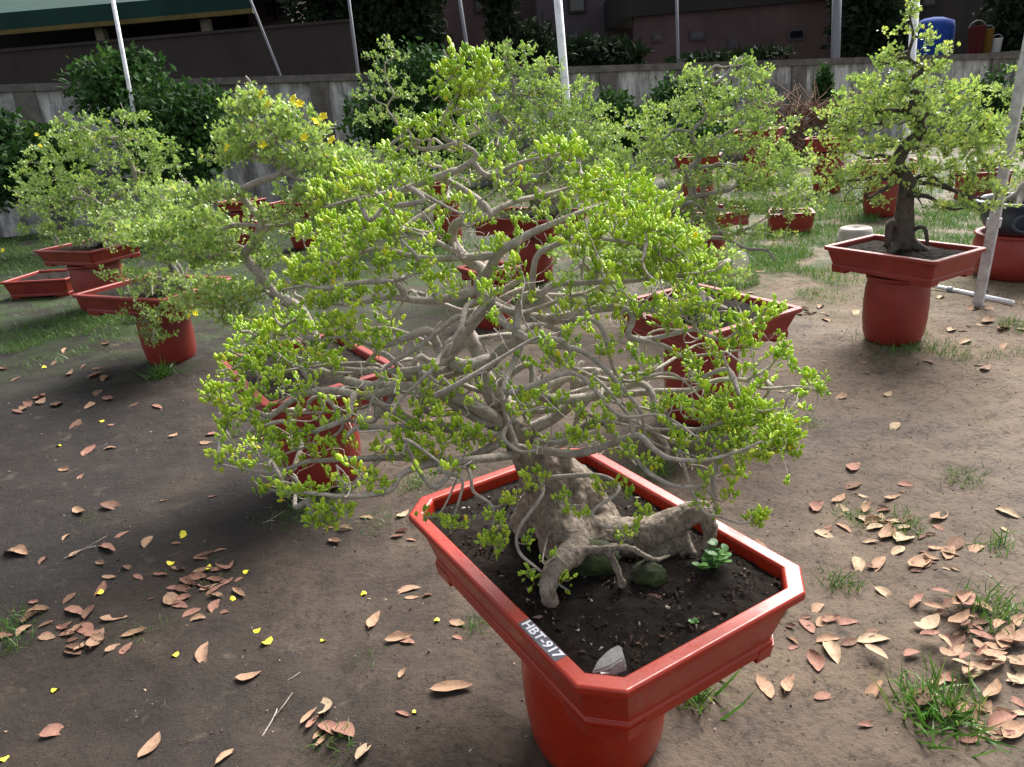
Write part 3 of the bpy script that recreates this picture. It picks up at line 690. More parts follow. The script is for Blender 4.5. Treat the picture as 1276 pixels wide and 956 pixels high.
# leaf templates
def budleaf():
    v, f = [], []
    for z, a in ((0, .035), (.32, .03)):
        for k in range(3): t = k*2.094; v.append((a*cos(t), a*sin(t), z))
    for k in range(3): f.append((k, (k+1) % 3, 3+(k+1) % 3, 3+k))
    b = len(v); v.append((0, 0, .30))
    rings = ((.42, .15, .12), (.62, .23, .14), (.84, .16, .08))
    for z, a, c in rings:
        for k in range(5): t = k*2*pi/5; v.append((a*cos(t), c*sin(t)+.10*(z-.3)**2, z))
    v.append((0, .04, 1.0)); e = len(v)-1
    for k in range(5): f.append((b, b+1+(k+1) % 5, b+1+k)[::-1])
    for i in range(2):
        for k in range(5): f.append((b+1+i*5+k, b+1+i*5+(k+1) % 5, b+6+i*5+(k+1) % 5, b+6+i*5+k))
    for k in range(5): f.append((b+11+k, b+11+(k+1) % 5, e))
    return v, f
def flatleaf():
    v = [(0, 0, .0), (.0, 0, .3), (.20, .07, .55), (.0, .0, .6), (-.20, .07, .55), (.17, .03, .82), (-.17, .03, .82), (0, -.07, 1.0), (0, -.03, .8)]
    f = [(0, 2, 3, 1)[:3], (1, 2, 3), (1, 3, 4), (3, 2, 5, 8), (3, 8, 6, 4), (8, 5, 7), (8, 7, 6)]
    return v, f[1:]
BL_V, BL_F = budleaf(); FL_V, FL_F = flatleaf()
LB_V = [(0, 0, .1), (.34, .10, .55), (0, .0, .6), (-.34, .10, .55), (0, -.08, 1.0)]; LB_F = [(0, 1, 2), (0, 2, 3), (2, 1, 4), (3, 2, 4)]

def tipleaves(P, D, r, per, size, spread=.8, upb=1.0, offs=.012, tb=.5, clus=None):
    n = len(P)
    k = np.repeat(np.arange(n), r.integers(per[0], per[1]+1, n)); m = len(k)
    ax = D[k]*.7+np.array([0, 0, upb])+r.normal(size=(m, 3))*spread
    ax /= np.linalg.norm(ax, axis=1)[:, None]
    back = r.random(m)**1.5
    off = P[k]-D[k]*(back*offs*3)[:, None]+r.normal(size=(m, 3))*offs*.5
    sz = size*(.62+.6*r.random(m))
    Mx = rotmats(ax, r.random(m)*6.28)*sz[:, None, None]
    ct = r.normal(0, .17, n); tint = np.clip(tb+ct[k]+r.normal(0, .16, m)-.25*back, 0, .93)
    tint = np.where(r.random(m) < .010, 1.0, tint)
    return Mx, off, tint, k

def pad_points(pads, Y0, r, dens, rdk=.75):
    out = []
    for p in pads:
        cx, cy, rx, ry = p[:4]; dd = p[4] if len(p) > 4 else 0; w = p[5] if len(p) > 5 else 1
        n = max(3, int(rx*ry*dens*w))
        u = r.normal(size=(n, 3)); u /= np.linalg.norm(u, axis=1)[:, None]; u *= (r.random(n)**.4)[:, None]
        for q in u:
            Y = Y0+dd+q[1]*rx*Y0/F*rdk
            out.append(atY(cx+q[0]*rx, cy+q[2]*ry, Y))
    return np.array(out)

# ------------------------------------------------------------------ the nearest bonsai
HY = 1.56
hero = thing('bonsai_tree', 'large gnarled bonsai with lime green buds in the nearest red pot', 'tree', (MAINC[0], MAINC[1], ZR), 0, 'bonsai trees in the nursery')
inv = Matrix.Translation(Vector((-MAINC[0], -MAINC[1], -ZR)))
def adopt(o):
    "world-space mesh into the tree's own frame"
    o.data.transform(inv); return o
sp = [(690, 640, .0), (668, 590, .03), (650, 548, .05), (622, 500, .08), (600, 465, .08), (598, 440, .08), (580, 408, .10), (600, 388, .08), (614, 378, .06), (596, 362, .06), (602, 338, .08), (580, 322, .10), (564, 300, .10), (568, 280, .08), (590, 272, .06), (610, 268, .06),
      (596, 250, .08), (566, 230, .10), (552, 221, .10), (578, 208, .08), (594, 194, .08), (580, 183, .08), (553, 172, .10), (551, 155, .1), (558, 136, .1), (572, 115, .1), (570, 95, .1), (552, 62, .1)]
G = Grow(11)
spP = smooth(pts(sp, HY), .018)
iend = G.addline(spP, .058, .0035, 0)
# radius along the spine: thick below the first fork, then quickly slimmer
t_ = np.linspace(0, 1, len(spP)); G.fr[:len(spP)] = list(np.interp(t_, [0, .10, .22, .35, .55, .75, 1], [.066, .046, .025, .0155, .0115, .007, .0024]))
LIMBS = [
 # left side
 ([(645, 540), (600, 512, .04), (560, 492, .03), (510, 484, .0), (470, 482), (440, 477), (400, 462, .05), (360, 440, .1), (328, 420, .12)], .022, .005),
 ([(506, 484), (455, 493, -.03), (420, 487, -.05), (388, 489, -.07), (362, 500, -.08), (337, 519, -.08), (322, 514, -.08), (290, 505, -.08), (258, 492, -.08)], .012, .0035),
 ([(640, 556), (590, 540, -.0), (540, 531, -.04), (487, 534, -.06), (447, 533, -.1), (430, 545, -.14)], .018, .005),
 ([(520, 532), (452, 492, -.02), (438, 500, -.08), (434, 519, -.12), (405, 533, -.14), (381, 539, -.14), (366, 534, -.14), (350, 525, -.14), (312, 538, -.12), (290, 545, -.12)], .010, .003),
 ([(630, 572), (580, 572, -.02), (520, 571, -.06), (470, 570, -.1), (425, 573, -.16), (417, 562, -.16)], .013, .004),
 ([(470, 570), (400, 574, -.14), (380, 576, -.16), (345, 588, -.18), (310, 586, -.2), (272, 578, -.2)], .008, .0025),
 ([(640, 580), (590, 573, -.06), (545, 577, -.1), (502, 590, -.16), (488, 610, -.2), (461, 617, -.22), (428, 619, -.24), (381, 614, -.24), (345, 612, -.22), (322, 606, -.2)], .012, .0025),
 ([(455, 618), (420, 628, -.24), (405, 640, -.24), (390, 648, -.24)], .005, .002),
 # right side
 ([(655, 545), (690, 520, .05), (715, 495, .06), (714, 470, .06), (684, 478, 0), (673, 491, -.03), (694, 498, -.03), (734, 494, 0), (772, 484, .02), (800, 478), (814, 494, -.03), (814, 512, -.05), (833, 528, -.06), (866, 536, -.06), (900, 527, -.08), (934, 522, -.08), (960, 530, -.08)], .017, .0035),
 ([(720, 497), (770, 492, .05), (821, 488, .02), (863, 486), (894, 474), (930, 474), (950, 484), (1000, 482), (1026, 489)], .011, .0025),
 ([(930, 474), (950, 464, .0), (962, 454), (972, 440, .0)], .005, .002),
 ([(655, 560), (700, 545, .0), (745, 527, -.02), (786, 526, -.04), (818, 541, -.07), (832, 560, -.1), (826, 574, -.12)], .015, .006),
 ([(800, 530), (830, 548, -.05), (870, 552, -.08), (900, 545, -.1), (950, 552, -.1), (985, 552, -.1)], .009, .0025),
 ([(670, 575), (720, 565, -.06), (767, 551, -.1), (795, 543, -.13), (815, 560, -.16), (838, 572, -.18), (882, 573, -.18), (920, 562, -.18), (950, 550, -.18)], .012, .0025),
 ([(760, 553), (800, 580, -.16), (814, 593, -.18), (842, 606, -.2), (874, 607, -.2), (889, 620, -.2), (893, 640, -.2)], .008, .0025),
 ([(842, 606), (870, 630, -.22), (901, 645, -.22), (922, 652, -.22), (940, 650, -.22)], .005, .0025),
 # middle levels
 ([(600, 462), (608, 455, .06), (626, 436, .03), (647, 424, 0), (643, 414, -.02), (662, 424, -.04), (697, 424, -.04), (711, 438, -.04), (708, 448, -.05), (697, 452, -.06)], .018, .004),
 ([(644, 416), (655, 408, .02), (676, 405, .06), (700, 412, .06), (720, 400, .06), (745, 398, .06)], .009, .003),
 ([(612, 383), (650, 392, .08), (690, 396, .08), (739, 386, .05), (772, 384, .02), (789, 394, 0), (783, 418, -.02), (806, 423, 0), (840, 416, 0), (867, 411, 0), (900, 424, -.02), (925, 408, -.02), (945, 395, -.02)], .014, .003),
 ([(783, 419), (830, 432, .0), (850, 444, .0), (880, 442, 0), (925, 436, 0)], .006, .0025),
 ([(604, 336), (612, 334, .05), (622, 314, .02), (641, 303, 0), (663, 290, 0), (691, 278, 0), (730, 262, .02), (770, 250, .05)], .014, .003),
 ([(640, 382), (650, 372, 0), (676, 365, -.02), (690, 355, -.02), (740, 352, 0), (790, 350, 0), (830, 344, 0), (870, 340, 0), (905, 335, 0)], .010, .0025),
 ([(660, 348), (668, 322, -.05), (690, 306, -.05), (725, 297, -.05), (770, 300, -.05), (820, 310, -.05)], .008, .003),
 ([(578, 409), (556, 440, .02), (541, 422, .02), (532, 412, 0), (503, 422, -.02), (470, 431, -.03), (430, 420, -.05), (390, 425, -.05)], .016, .003),
 ([(600, 462), (575, 458, .02), (560, 448, .04)], .02, .013),
 ([(590, 366), (545, 374, .06), (518, 374, .04), (483, 371, 0), (440, 380, -.02), (410, 378, -.02)], .012, .003),
 ([(518, 374), (490, 352, 0), (440, 353, -.03), (405, 360, -.05), (381, 356, -.05), (350, 362, -.05)], .008, .003),
 ([(575, 318), (530, 322, .08), (475, 310, .05), (430, 322, .02), (400, 335, 0), (372, 344, 0)], .010, .003),
 ([(566, 300), (520, 290, .14), (480, 285, .16), (440, 292, .18), (415, 300, .18)], .008, .003),
 # upper levels
 ([(551, 221), (503, 236, .06), (478, 241, .04), (440, 249, .0), (400, 259, 0)], .0095, .0025),
 ([(584, 211), (600, 215, .08), (616, 219, .06), (645, 204, .05), (706, 190, .05)], .008, .0025),
 ([(596, 250), (640, 252, .1), (690, 240, .14), (740, 225, .16), (780, 215, .16)], .008, .0025),
 ([(553, 172), (530, 186, .08), (505, 180, .06), (490, 190, .06)], .006, .0025),
 ([(572, 115), (590, 108, .1), (606, 92, .1)], .005, .002),
 # hanging twigs in front of the pot
 ([(540, 577), (548, 586, -.14), (575, 597, -.16), (573, 620, -.17), (563, 650, -.18)], .0055, .0025),
 ([(573, 620), (550, 637, -.17), (528, 645, -.17)], .003, .002),
 ([(575, 575), (587, 595, -.12), (590, 613, -.13), (613, 631, -.14), (615, 663, -.15), (618, 690, -.16)], .0052, .0025),
 ([(668, 592), (676, 615, -.1), (646, 660, -.16), (647, 688, -.18), (664, 704, -.19), (690, 724, -.2), (711, 738, -.2)], .0058, .0025),
 ([(664, 704), (676, 700, -.19), (692, 693, -.19)], .003, .002),
 ([(690, 580), (740, 592, -.05), (768, 602, -.1), (769, 615, -.14), (745, 631, -.18), (738, 642, -.19), (749, 655, -.2), (766, 658, -.2), (790, 656, -.2)], .007, .0025),
 ([(745, 631), (725, 630, -.17), (705, 631, -.16)], .003, .002),
 ([(655, 545), (640, 555, -.06), (645, 560, -.08), (628, 510, -.02), (630, 500, -.04), (642, 515, -.08), (640, 522, -.1), (620, 542, -.1), (600, 548, -.1)], .008, .003),
]
nl = 0
for Lm, r0, r1 in LIMBS:
    nl += 1; P = pts(Lm, HY); j = G.nearest(P[0]); P[0] = G.P[j]
    # let the limb leave its parent at the parent's depth and ease into its own
    Q = smooth(P, .014); G.addline(Q[1:], r0*.92, r1*.9, nl, j)
HP = [ # cx, cy, rx, ry, depth, weight
 (572, 100, 36, 34, .1, 1.5), (598, 92, 26, 24, .1, 1.4), (560, 150, 26, 18, .1, .8), (500, 178, 26, 12, .06, 1.1), (520, 160, 22, 10, .08), (690, 182, 40, 14, .05, 1.2), (640, 205, 30, 12, .06, .6), (720, 190, 26, 12, .05),
 (430, 232, 46, 22, .02, 1.0), (480, 225, 30, 14, .04, .7), (540, 255, 26, 18, .06, .5),
 (750, 235, 44, 22, .14, 1.6), (800, 250, 44, 24, .12, 1.7), (770, 285, 56, 24, .0, 1.9), (830, 300, 46, 24, -.02, 1.8), (850, 340, 46, 20, .0, 1.8), (720, 300, 36, 22, -.03, 1.0), (690, 265, 26, 14, .0, .7), (640, 285, 22, 14, .02, .5),
 (420, 295, 44, 26, .1, 1.6), (470, 285, 40, 24, .12, 1.4), (510, 300, 30, 20, .12, .9), (400, 335, 44, 18, .0, 1.5), (450, 330, 40, 20, .02, 1.4), (370, 350, 26, 14, -.02, 1.3), (500, 335, 30, 16, .05, .9),
 (450, 372, 40, 14, -.02, 1.1), (400, 378, 30, 12, -.03, .9), (540, 350, 40, 14, .03, .6), (620, 310, 26, 14, .02, .6),
 (420, 410, 50, 18, -.05, 1.1), (350, 405, 44, 20, .1, 1.3), (305, 415, 28, 16, .1, 1.2), (330, 445, 52, 20, .08, 1.6), (390, 445, 44, 18, .0, 1.1), (460, 425, 34, 14, -.03, .8), (300, 455, 30, 18, .05, 1.2),
 (262, 490, 16, 12, -.08, 1.3), (300, 495, 34, 16, -.08, 1.3), (350, 485, 34, 16, -.08, .8), (300, 525, 34, 14, -.1, 1.2), (350, 545, 40, 14, -.14, 1.3), (390, 552, 30, 14, -.14, .9), (410, 515, 30, 12, -.12, .4),
 (278, 568, 17, 14, -.2, 1.6), (300, 578, 20, 10, -.2, 1.1), (340, 570, 26, 12, -.18, 1.0), (370, 612, 44, 10, -.24, 1.0), (330, 608, 16, 8, -.22, 1), (420, 605, 30, 10, -.24, .6), (405, 645, 26, 14, -.24, 1.6), (420, 632, 20, 10, -.24, 1.3), (470, 590, 26, 16, -.18, .7),
 (540, 492, 34, 18, -.02, .8), (510, 520, 30, 16, -.05, .6), (545, 525, 34, 14, -.08, .8), (520, 555, 30, 20, -.1, 1.1), (560, 555, 30, 16, -.1, 1.0), (600, 550, 20, 16, -.1, 1.0), (480, 552, 20, 14, -.1, .7), (530, 575, 24, 12, -.12, .8),
 (590, 475, 30, 10, -.04, .6), (655, 500, 18, 14, -.1, 1.1), (665, 485, 14, 10, -.06, .8), (690, 505, 12, 8, -.06, .8), (690, 440, 20, 12, -.06, 1.2), (630, 345, 30, 12, .0, .4), (700, 375, 50, 14, .0, .4), (730, 350, 40, 14, .0, .6), (790, 340, 44, 16, .0, 1.0),
 (760, 375, 40, 12, .02, .6), (800, 385, 40, 14, .0, .9), (850, 395, 40, 16, .0, 1.1), (880, 385, 34, 14, .0, .9), (910, 405, 34, 14, -.02, 1.2), (930, 425, 22, 12, -.02, 1.8), (955, 390, 24, 16, -.02, .9), (900, 365, 24, 12, .0, .6),
 (870, 440, 40, 12, .0, .6), (830, 455, 36, 12, .0, .6), (760, 440, 40, 14, -.02, .4), (740, 470, 30, 12, .0, .4), (905, 460, 24, 10, .0, .9), (970, 440, 16, 12, .0, 1.8), (985, 462, 20, 10, .0, .8), (1012, 476, 16, 12, .0, 1.2), (950, 470, 22, 10, .0, .6),
 (830, 500, 30, 10, -.05, .6), (765, 485, 12, 12, -.02, 1.2), (725, 520, 24, 10, -.05, .8), (760, 520, 20, 12, -.08, .7), (710, 545, 20, 14, -.12, 1.0), (740, 540, 24, 12, -.12, .9), (775, 565, 24, 12, -.14, .7),
 (900, 520, 46, 18, -.08, 1.7), (950, 520, 34, 20, -.08, 1.7), (975, 540, 22, 18, -.1, 2.4), (940, 555, 40, 16, -.12, 1.6), (890, 550, 40, 14, -.12, 1.3), (870, 505, 34, 14, -.06, 1.0), (985, 560, 14, 10, -.12, 2), (920, 500, 30, 14, -.06, 1.2),
 (900, 585, 30, 10, -.18, 1.0), (885, 605, 14, 16, -.2, .8), (910, 615, 10, 12, -.2, 1.0), (942, 646, 18, 12, -.22, 2.2), (868, 632, 8, 8, -.2, 1.0), (895, 645, 8, 6, -.2, .9), (815, 580, 16, 8, -.16, .5),
 (565, 655, 20, 10, -.18, 2.0), (528, 642, 7, 6, -.17, 2.2), (615, 675, 18, 10, -.16, 2.0), (612, 650, 14, 14, -.15, .7), (625, 660, 10, 6, -.15, .7), (655, 668, 12, 10, -.18, .6), (660, 720, 10, 7, -.19, 1.6), (690, 690, 12, 8, -.19, .9), (710, 725, 10, 8, -.2, .7),
 (668, 595, 16, 12, -.1, .9), (680, 590, 10, 8, -.12, 1.6), (640, 625, 12, 10, -.14, 1.0), (705, 640, 8, 7, -.16, 1.5), (725, 645, 8, 6, -.17, 1), (775, 610, 16, 10, -.15, 1.3), (800, 634, 12, 8, -.19, 1.6), (775, 665, 14, 8, -.2, 1.4), (745, 605, 8, 6, -.12, .8), (700, 620, 10, 8, -.14, .4),
]
CROWN = [(570, 66), (625, 140), (715, 190), (830, 255), (940, 375), (1018, 480), (1000, 565), (930, 600), (800, 575), (720, 555), (640, 560), (560, 600), (400, 635), (300, 600), (252, 490), (285, 415), (375, 340), (440, 240), (525, 165)]
def inpoly(x, y, Q):
    c = False; n = len(Q)
    for i in range(n):
        x1, y1 = Q[i]; x2, y2 = Q[i-1]
        if (y1 > y) != (y2 > y) and x < (x2-x1)*(y-y1)/(y2-y1)+x1: c = not c
    return c
def crown_points(n, dz, r):
    out = []
    while len(out) < n:
        x, y = r.uniform(250, 1025), r.uniform(70, 630)
        if inpoly(x, y, CROWN):
            low_ = (y-330)/300
            out.append((x, y, .06-.13*low_+r.normal(0, dz)))
    return out
# thin contorted secondary limbs filling the crown between the main ones
for (x, y, d_) in crown_points(95, .13, G.r):
    e = atY(x, y, HY+d_); q_ = np.linalg.norm(G.P-e, axis=1)+.9*np.maximum(0, G.P[:, 2]-e[2]); j = int(np.argmin(q_+.25*np.abs(np.linalg.norm(G.P-e, axis=1)-.22)))
    p0 = G.P[j]; Ld = np.linalg.norm(e-p0)
    if Ld < .06: continue
    nl += 1; out_ = (e-p0)+np.array([0, 0, .05])
    Q = smooth(np.array([p0, p0+out_*.22+G.r.normal(0, .13*Ld, 3), p0+(e-p0)*.45+G.r.normal(0, .15*Ld, 3), p0+(e-p0)*.72+G.r.normal(0, .13*Ld, 3), e]), .014)
    ra = float(np.clip(.0035+.014*Ld, .0035, .0085)); G.addline(Q[1:], ra, .0016, nl, j)
lowN = [i for i in range(len(spP)) if .07 < i/len(spP) < .46]
for q in range(24):
    side = -1 if q % 2 else 1
    x = 640+side*G.r.uniform(120, 340); y = G.r.uniform(360, 590); d_ = .02-.16*(y-470)/120+G.r.normal(0, .06)
    e = atY(x, y, HY+d_); j = int(G.r.choice(lowN)); p0 = G.P[j]; Ld = np.linalg.norm(e-p0); nl += 1
    up_ = np.array([0, 0, .03])
    K = [p0]+[p0+(e-p0)*t+G.r.normal(0, .075*Ld, 3)*np.array([1, 1, .8])+up_*sin(pi*t) for t in (.17, .34, .5, .66, .83)]+[e]
    G.addline(smooth(np.array(K), .014)[1:], float(np.clip(.0035+.011*Ld, .0045, .0092)), .002, nl, j)
HP = [(a, b, c*1.15, d*1.2, *e) for (a, b, c, d, *e) in HP]; A = pad_points(HP, HY, G.r, .0265, 1.0)
A2 = pts(crown_points(420, .15, G.r), HY); A = np.vstack([A, A2])
n_leafy = len(A); A = np.vstack([A, pts(crown_points(380, .16, G.r), HY)])   # the last ones stay bare twigs
leafy = np.ones(len(A), bool); leafy[n_leafy:] = False
G.grow(A, .24, .012, .12, 0)
G.radii(.00085, .42)
tr_nodes = list(range(len(spP)))
ms = G.mesh_limbs(5, 10)
lim_obj = {}
for k, m in sorted(ms.items()):
    if k == 0: continue
    lim_obj[k] = adopt(m.build('branch', TWIG, hero, True))
upper = adopt(ms[0].build('upper_trunk', BARK, hero, True)) if False else None
keep = leafy[np.array(G.src)]
tips = np.array(G.tips)[keep]; TP = G.P[tips]; TD = np.array(G.tipdir)[keep]; lim = np.array(G.limb)[tips]
# some extra leaf clusters part way along the twigs
ex_i = [i for (l_, ids, mn) in G.tubes if not mn and len(ids) > 5 for i in [ids[-4]] if G.r.random() < .28]
ends_ = [ids[-1] for (l_, ids, mn) in G.tubes if mn and l_ > 0]; ex_i += ends_
XP = G.P[ex_i]; XD = np.tile([[0, 0, 1.]], (len(ex_i), 1)); xl = np.array(G.limb)[ex_i]
TP = np.vstack([TP, XP]); TD = np.vstack([TD, XD]); lim = np.concatenate([lim, xl])
Mx, off, tint, kk = tipleaves(TP, TD, G.r, (4, 8), .021, .5, .9, .008, .66)
ll = lim[kk]
ends = [i for (l_, ids, mn) in G.tubes if mn for i in [ids[-1]]]
# leaves: the trunk's own twigs and each limb's leaves
for k in sorted(set(ll)):
    s_ = ll == k; sel = np.where(s_)[0]
    o = batch('foliage', BL_V, BL_F, Mx[sel], off[sel], tint[sel], LEAFH, lim_obj.get(k, hero)); adopt(o)

# trunk base with its roots, one skin of fused strands
def fused(name, strands, mt, parent, vox=.007, adoptit=True, disp=.006, sc=.05, seed=0):
    m = MB()
    for P, r_ in strands:
        P = smooth(P, .012); rr_ = np.interp(np.linspace(0, 1, len(P)), np.linspace(0, 1, len(r_)), r_); m.tube(P, rr_, 14)
    o = m.build(name, mt, parent, True)
    md = o.modifiers.new('fuse', 'REMESH'); md.mode = 'VOXEL'; md.voxel_size = vox; md.use_smooth_shade = True
    sm = o.modifiers.new('soft', 'SMOOTH'); sm.factor = .6; sm.iterations = 4
    if disp:
        tx_ = bpy.data.textures.new(name+'_gnarl', 'CLOUDS'); tx_.noise_scale = sc; tx_.noise_depth = 3
        d = o.modifiers.new('gnarl', 'DISPLACE'); d.texture = tx_; d.strength = disp*2; d.mid_level = .5; d.texture_coords = 'LOCAL'
        t2 = bpy.data.textures.new(name+'_flakes', 'CLOUDS'); t2.noise_scale = .011; t2.noise_depth = 2
        d2 = o.modifiers.new('flakes', 'DISPLACE'); d2.texture = t2; d2.strength = disp*.9; d2.mid_level = .5; d2.texture_coords = 'LOCAL'
    if adoptit: adopt(o)
    return o
def W3(L_): return [atY(p[0], p[1], HY+p[2]) for p in L_]
low = [p for p in sp[:6]]
strands = [
 (W3([(722, 695, -.03), (706, 655, .0), (688, 612, .02), (662, 566, .04), (645, 540, .05), (622, 500, .08)]), [.095, .078, .062, .050, .043, .030]),
 (W3([(762, 690, .0), (742, 648, .03), (718, 604, .04), (690, 572, .05)]), [.065, .058, .050, .03]),
 (W3([(668, 672, .07), (660, 652, .06), (672, 622, .04), (684, 590, .04)]), [.036, .047, .038, .026]),
 (W3([(692, 640, -.02), (704, 664, -.07), (716, 684, -.12), (702, 698, -.17), (687, 715, -.20), (683, 738, -.225), (689, 754, -.235), (700, 764, -.245), (711, 769, -.25), (722, 776, -.25)]), [.05, .05, .042, .033, .026, .023, .019, .015, .010, .004]),
 (W3([(720, 655, .0), (756, 670, -.03), (794, 668, -.05), (832, 655, -.06), (860, 640, -.075), (876, 636, -.085), (884, 656, -.095), (884, 684, -.105), (884, 708, -.11)]), [.05, .056, .050, .042, .034, .025, .019, .014, .010]),
 (W3([(842, 670, -.065), (822, 692, -.08), (806, 704, -.1), (796, 716, -.11)]), [.028, .024, .018, .010]),
 (W3([(852, 664, -.07), (862, 688, -.09), (868, 712, -.11)]), [.012, .010, .007]),
 (W3([(712, 690, -.12), (742, 685, -.16), (784, 683, -.17), (814, 698, -.16), (836, 692, -.15)]), [.014, .010, .008, .007, .005]),
 (W3([(755, 686, -.165), (768, 706, -.18), (779, 740, -.2)]), [.009, .008, .007]),
 (W3([(700, 560, .04), (712, 600, .01), (716, 640, -.02), (700, 672, -.04)]), [.016, .026, .030, .02]),
]
fused('trunk', strands, OLDB, hero, .004, True, .006, .028)
# upper trunk: the slender zigzag above the first fork (trunk spine plus its twigs)
ut = MB(); i0 = int(len(spP)*.14)
ut.tube(spP[i0:], G.rad[i0:len(spP)], 12)
for (l_, ids, mn) in G.tubes:
    if l_ == 0 and not mn:
        rr_ = G.rad[ids].copy(); rr_[0] = min(rr_[0], rr_[1]*1.35); ut.tube(G.P[ids], rr_, 5)
adopt(ut.build('upper_trunk', TWIG, hero, True))

# things lying in the nearest pot
SZ = ZR-.026
MOSS = mat('mossy_stone', (.06, .075, .04), .95)
n1 = noise(MOSS, 9, 7, .7); n2 = noise(MOSS, 60, 5, .7)
L(MOSS, ramp(MOSS, n1, [(.36, (.03, .028, .026)), (.55, (.035, .045, .018)), (.75, (.07, .10, .025))]), bsdf(MOSS).inputs['Base Color']); bump(MOSS, n2, .7, .01)
ROCK = mat('grey_rock', (.3, .29, .28), .9)
n1 = noise(ROCK, 20, 7, .7); n2 = noise(ROCK, 90, 5, .7)
L(ROCK, ramp(ROCK, n1, [(.35, (.22, .21, .2)), (.65, (.36, .35, .335))]), bsdf(ROCK).inputs['Base Color']); bump(ROCK, n2, .5, .006)
def stone(name, label, c, dims, mt, seed, rz=0, facets=14, sub=2, cat='stone', nz=.1):
    r = np.random.default_rng(seed); bm = bmesh.new()
    bmesh.ops.create_icosphere(bm, subdivisions=4, radius=1)
    pl = [(lambda v: (v/np.linalg.norm(v), .62+.3*r.random()))(r.normal(size=3)) for _ in range(facets)]
    for v in bm.verts:
        p = np.array(v.co)
        for n_, d in pl:
            e = p.dot(n_)-d
            if e > 0: p -= n_*e
        p += r.normal(size=3)*nz*.06
        v.co = Vector(p*np.array(dims))
    me = bpy.data.meshes.new(name); bm.to_mesh(me); bm.free()
    o = link(name, me, mt, None, True); o.location = tuple(c); o.rotation_euler = (0, 0, rz); tag(o, label, cat); return o
c = at(740, 712, SZ+.02); stone('mossy_boulder', 'dark mossy boulder wedged under the gnarled trunk roots', (c[0]-.01, c[1]+.035, SZ+.02), (.080, .055, .052), MOSS, 5, 0, 9, 2, 'stone', .55)
c = at(810, 730, SZ); stone('mossy_boulder', 'small dark wet stone under the long right root', (c[0], c[1]+.02, SZ+.01), (.042, .034, .036), MOSS, 8, 0, 8, 2, 'stone', .55)
# angular wedge of grey stone
bm = bmesh.new(); V = [bm.verts.new(v) for v in [(-.042, -.012, 0), (.0, -.024, 0), (.036, -.018, 0), (.042, .012, 0), (.0, .02, 0), (-.036, -.010, .012), (-.002, -.018, .022), (.030, -.012, .03), (.034, .012, .046), (.012, .014, .038), (-.02, .004, .024)]]
bmesh.ops.convex_hull(bm, input=V); bmesh.ops.bevel(bm, geom=bm.edges[:], offset=.0025, segments=2, affect='EDGES')
me = bpy.data.meshes.new('grey_rock'); bm.to_mesh(me); bm.free()
o = link('grey_rock', me, ROCK, None, False); c = at(757, 832, SZ); o.location = (c[0], c[1], SZ-.004); o.rotation_euler = (0, 0, R_(12)); o.scale = (.95, .95, .95); tag(o, 'angular pale grey stone on the soil near the pot corner', 'stone')
# white chip
o = MB().box(-.009, .009, -.003, .003, 0, .004).build('plastic_chip', mat('white_chip', (.6, .6, .58), .5)); c = at(754, 841, SZ); o.location = (c[0], c[1], SZ+.003); o.rotation_euler = (.1, .1, R_(10)); tag(o, 'tiny white chip on the soil beside the grey stone', 'chip')

# weeds in the pot
WEED = foliage_mat('weed_leaf', [(0, (.05, .16, .03)), (1, (.12, .30, .05))], .3)
def ovalleaf(n=5):
    v, f = [], []
    ts = np.linspace(0, 1, n+1)
    for i, t in enumerate(ts):
        w = .42*math.sin(pi*min(1, t*.92+.03))**.8
        v += [(-w, t, .10*w-.15*t*t), (0, t, -.15*t*t), (w, t, .10*w-.15*t*t)]
    for i in range(n):
        b = i*3; f += [(b, b+1, b+4, b+3), (b+1, b+2, b+5, b+4)]
    return v, f
OV, OF = ovalleaf()
def weed(label, c, h, n, size, seed, name='weed'):
    r = np.random.default_rng(seed); t = thing(name, label, 'weed', tuple(c)); m = MB()
    P, A_ = [], []
    ns = max(2, n//6)
    for s_ in range(ns):
        d = np.array([r.normal(0, .35), r.normal(0, .35), 1.]); tip = d*h*(.5+.5*r.random())
        m.tube([(0, 0, -.005), tip*.5+r.normal(0, .003, 3), tip], [.0016, .0013, .0008], 5)
        for q in range(n//ns):
            P.append(tip*(.35+.65*r.random())); a = r.random()*6.28; A_.append((cos(a), sin(a), .35+.4*r.random()))
    m.build('stem', WEED, t, True); P = np.array(P); A_ = np.array(A_)
    Mx = rotmats(A_, np.zeros(len(P))+pi/2*0)
    # leaf grows along y: put the frame's z on y, keep the blade facing up
    z = A_/np.linalg.norm(A_, axis=1)[:, None]; x = np.cross(z, np.tile([[0, 0, 1.]], (len(z), 1))); x /= np.linalg.norm(x, axis=1)[:, None]; nrm = np.cross(x, z)
    Mx = np.stack([x, z, nrm], 2)*(size*(.7+.6*r.random(len(P))))[:, None, None]
    batch('leaves', OV, OF, Mx, P, r.random(len(P)), WEED, t); return t
c = at(888, 712, SZ); weed('small green broad leaved weed at the end of the long root', c, .07, 48, .019, 1)
c = at(863, 777, SZ); weed('tiny pale seedling alone on the dark soil', c, .012, 8, .011, 2, 'seedling')

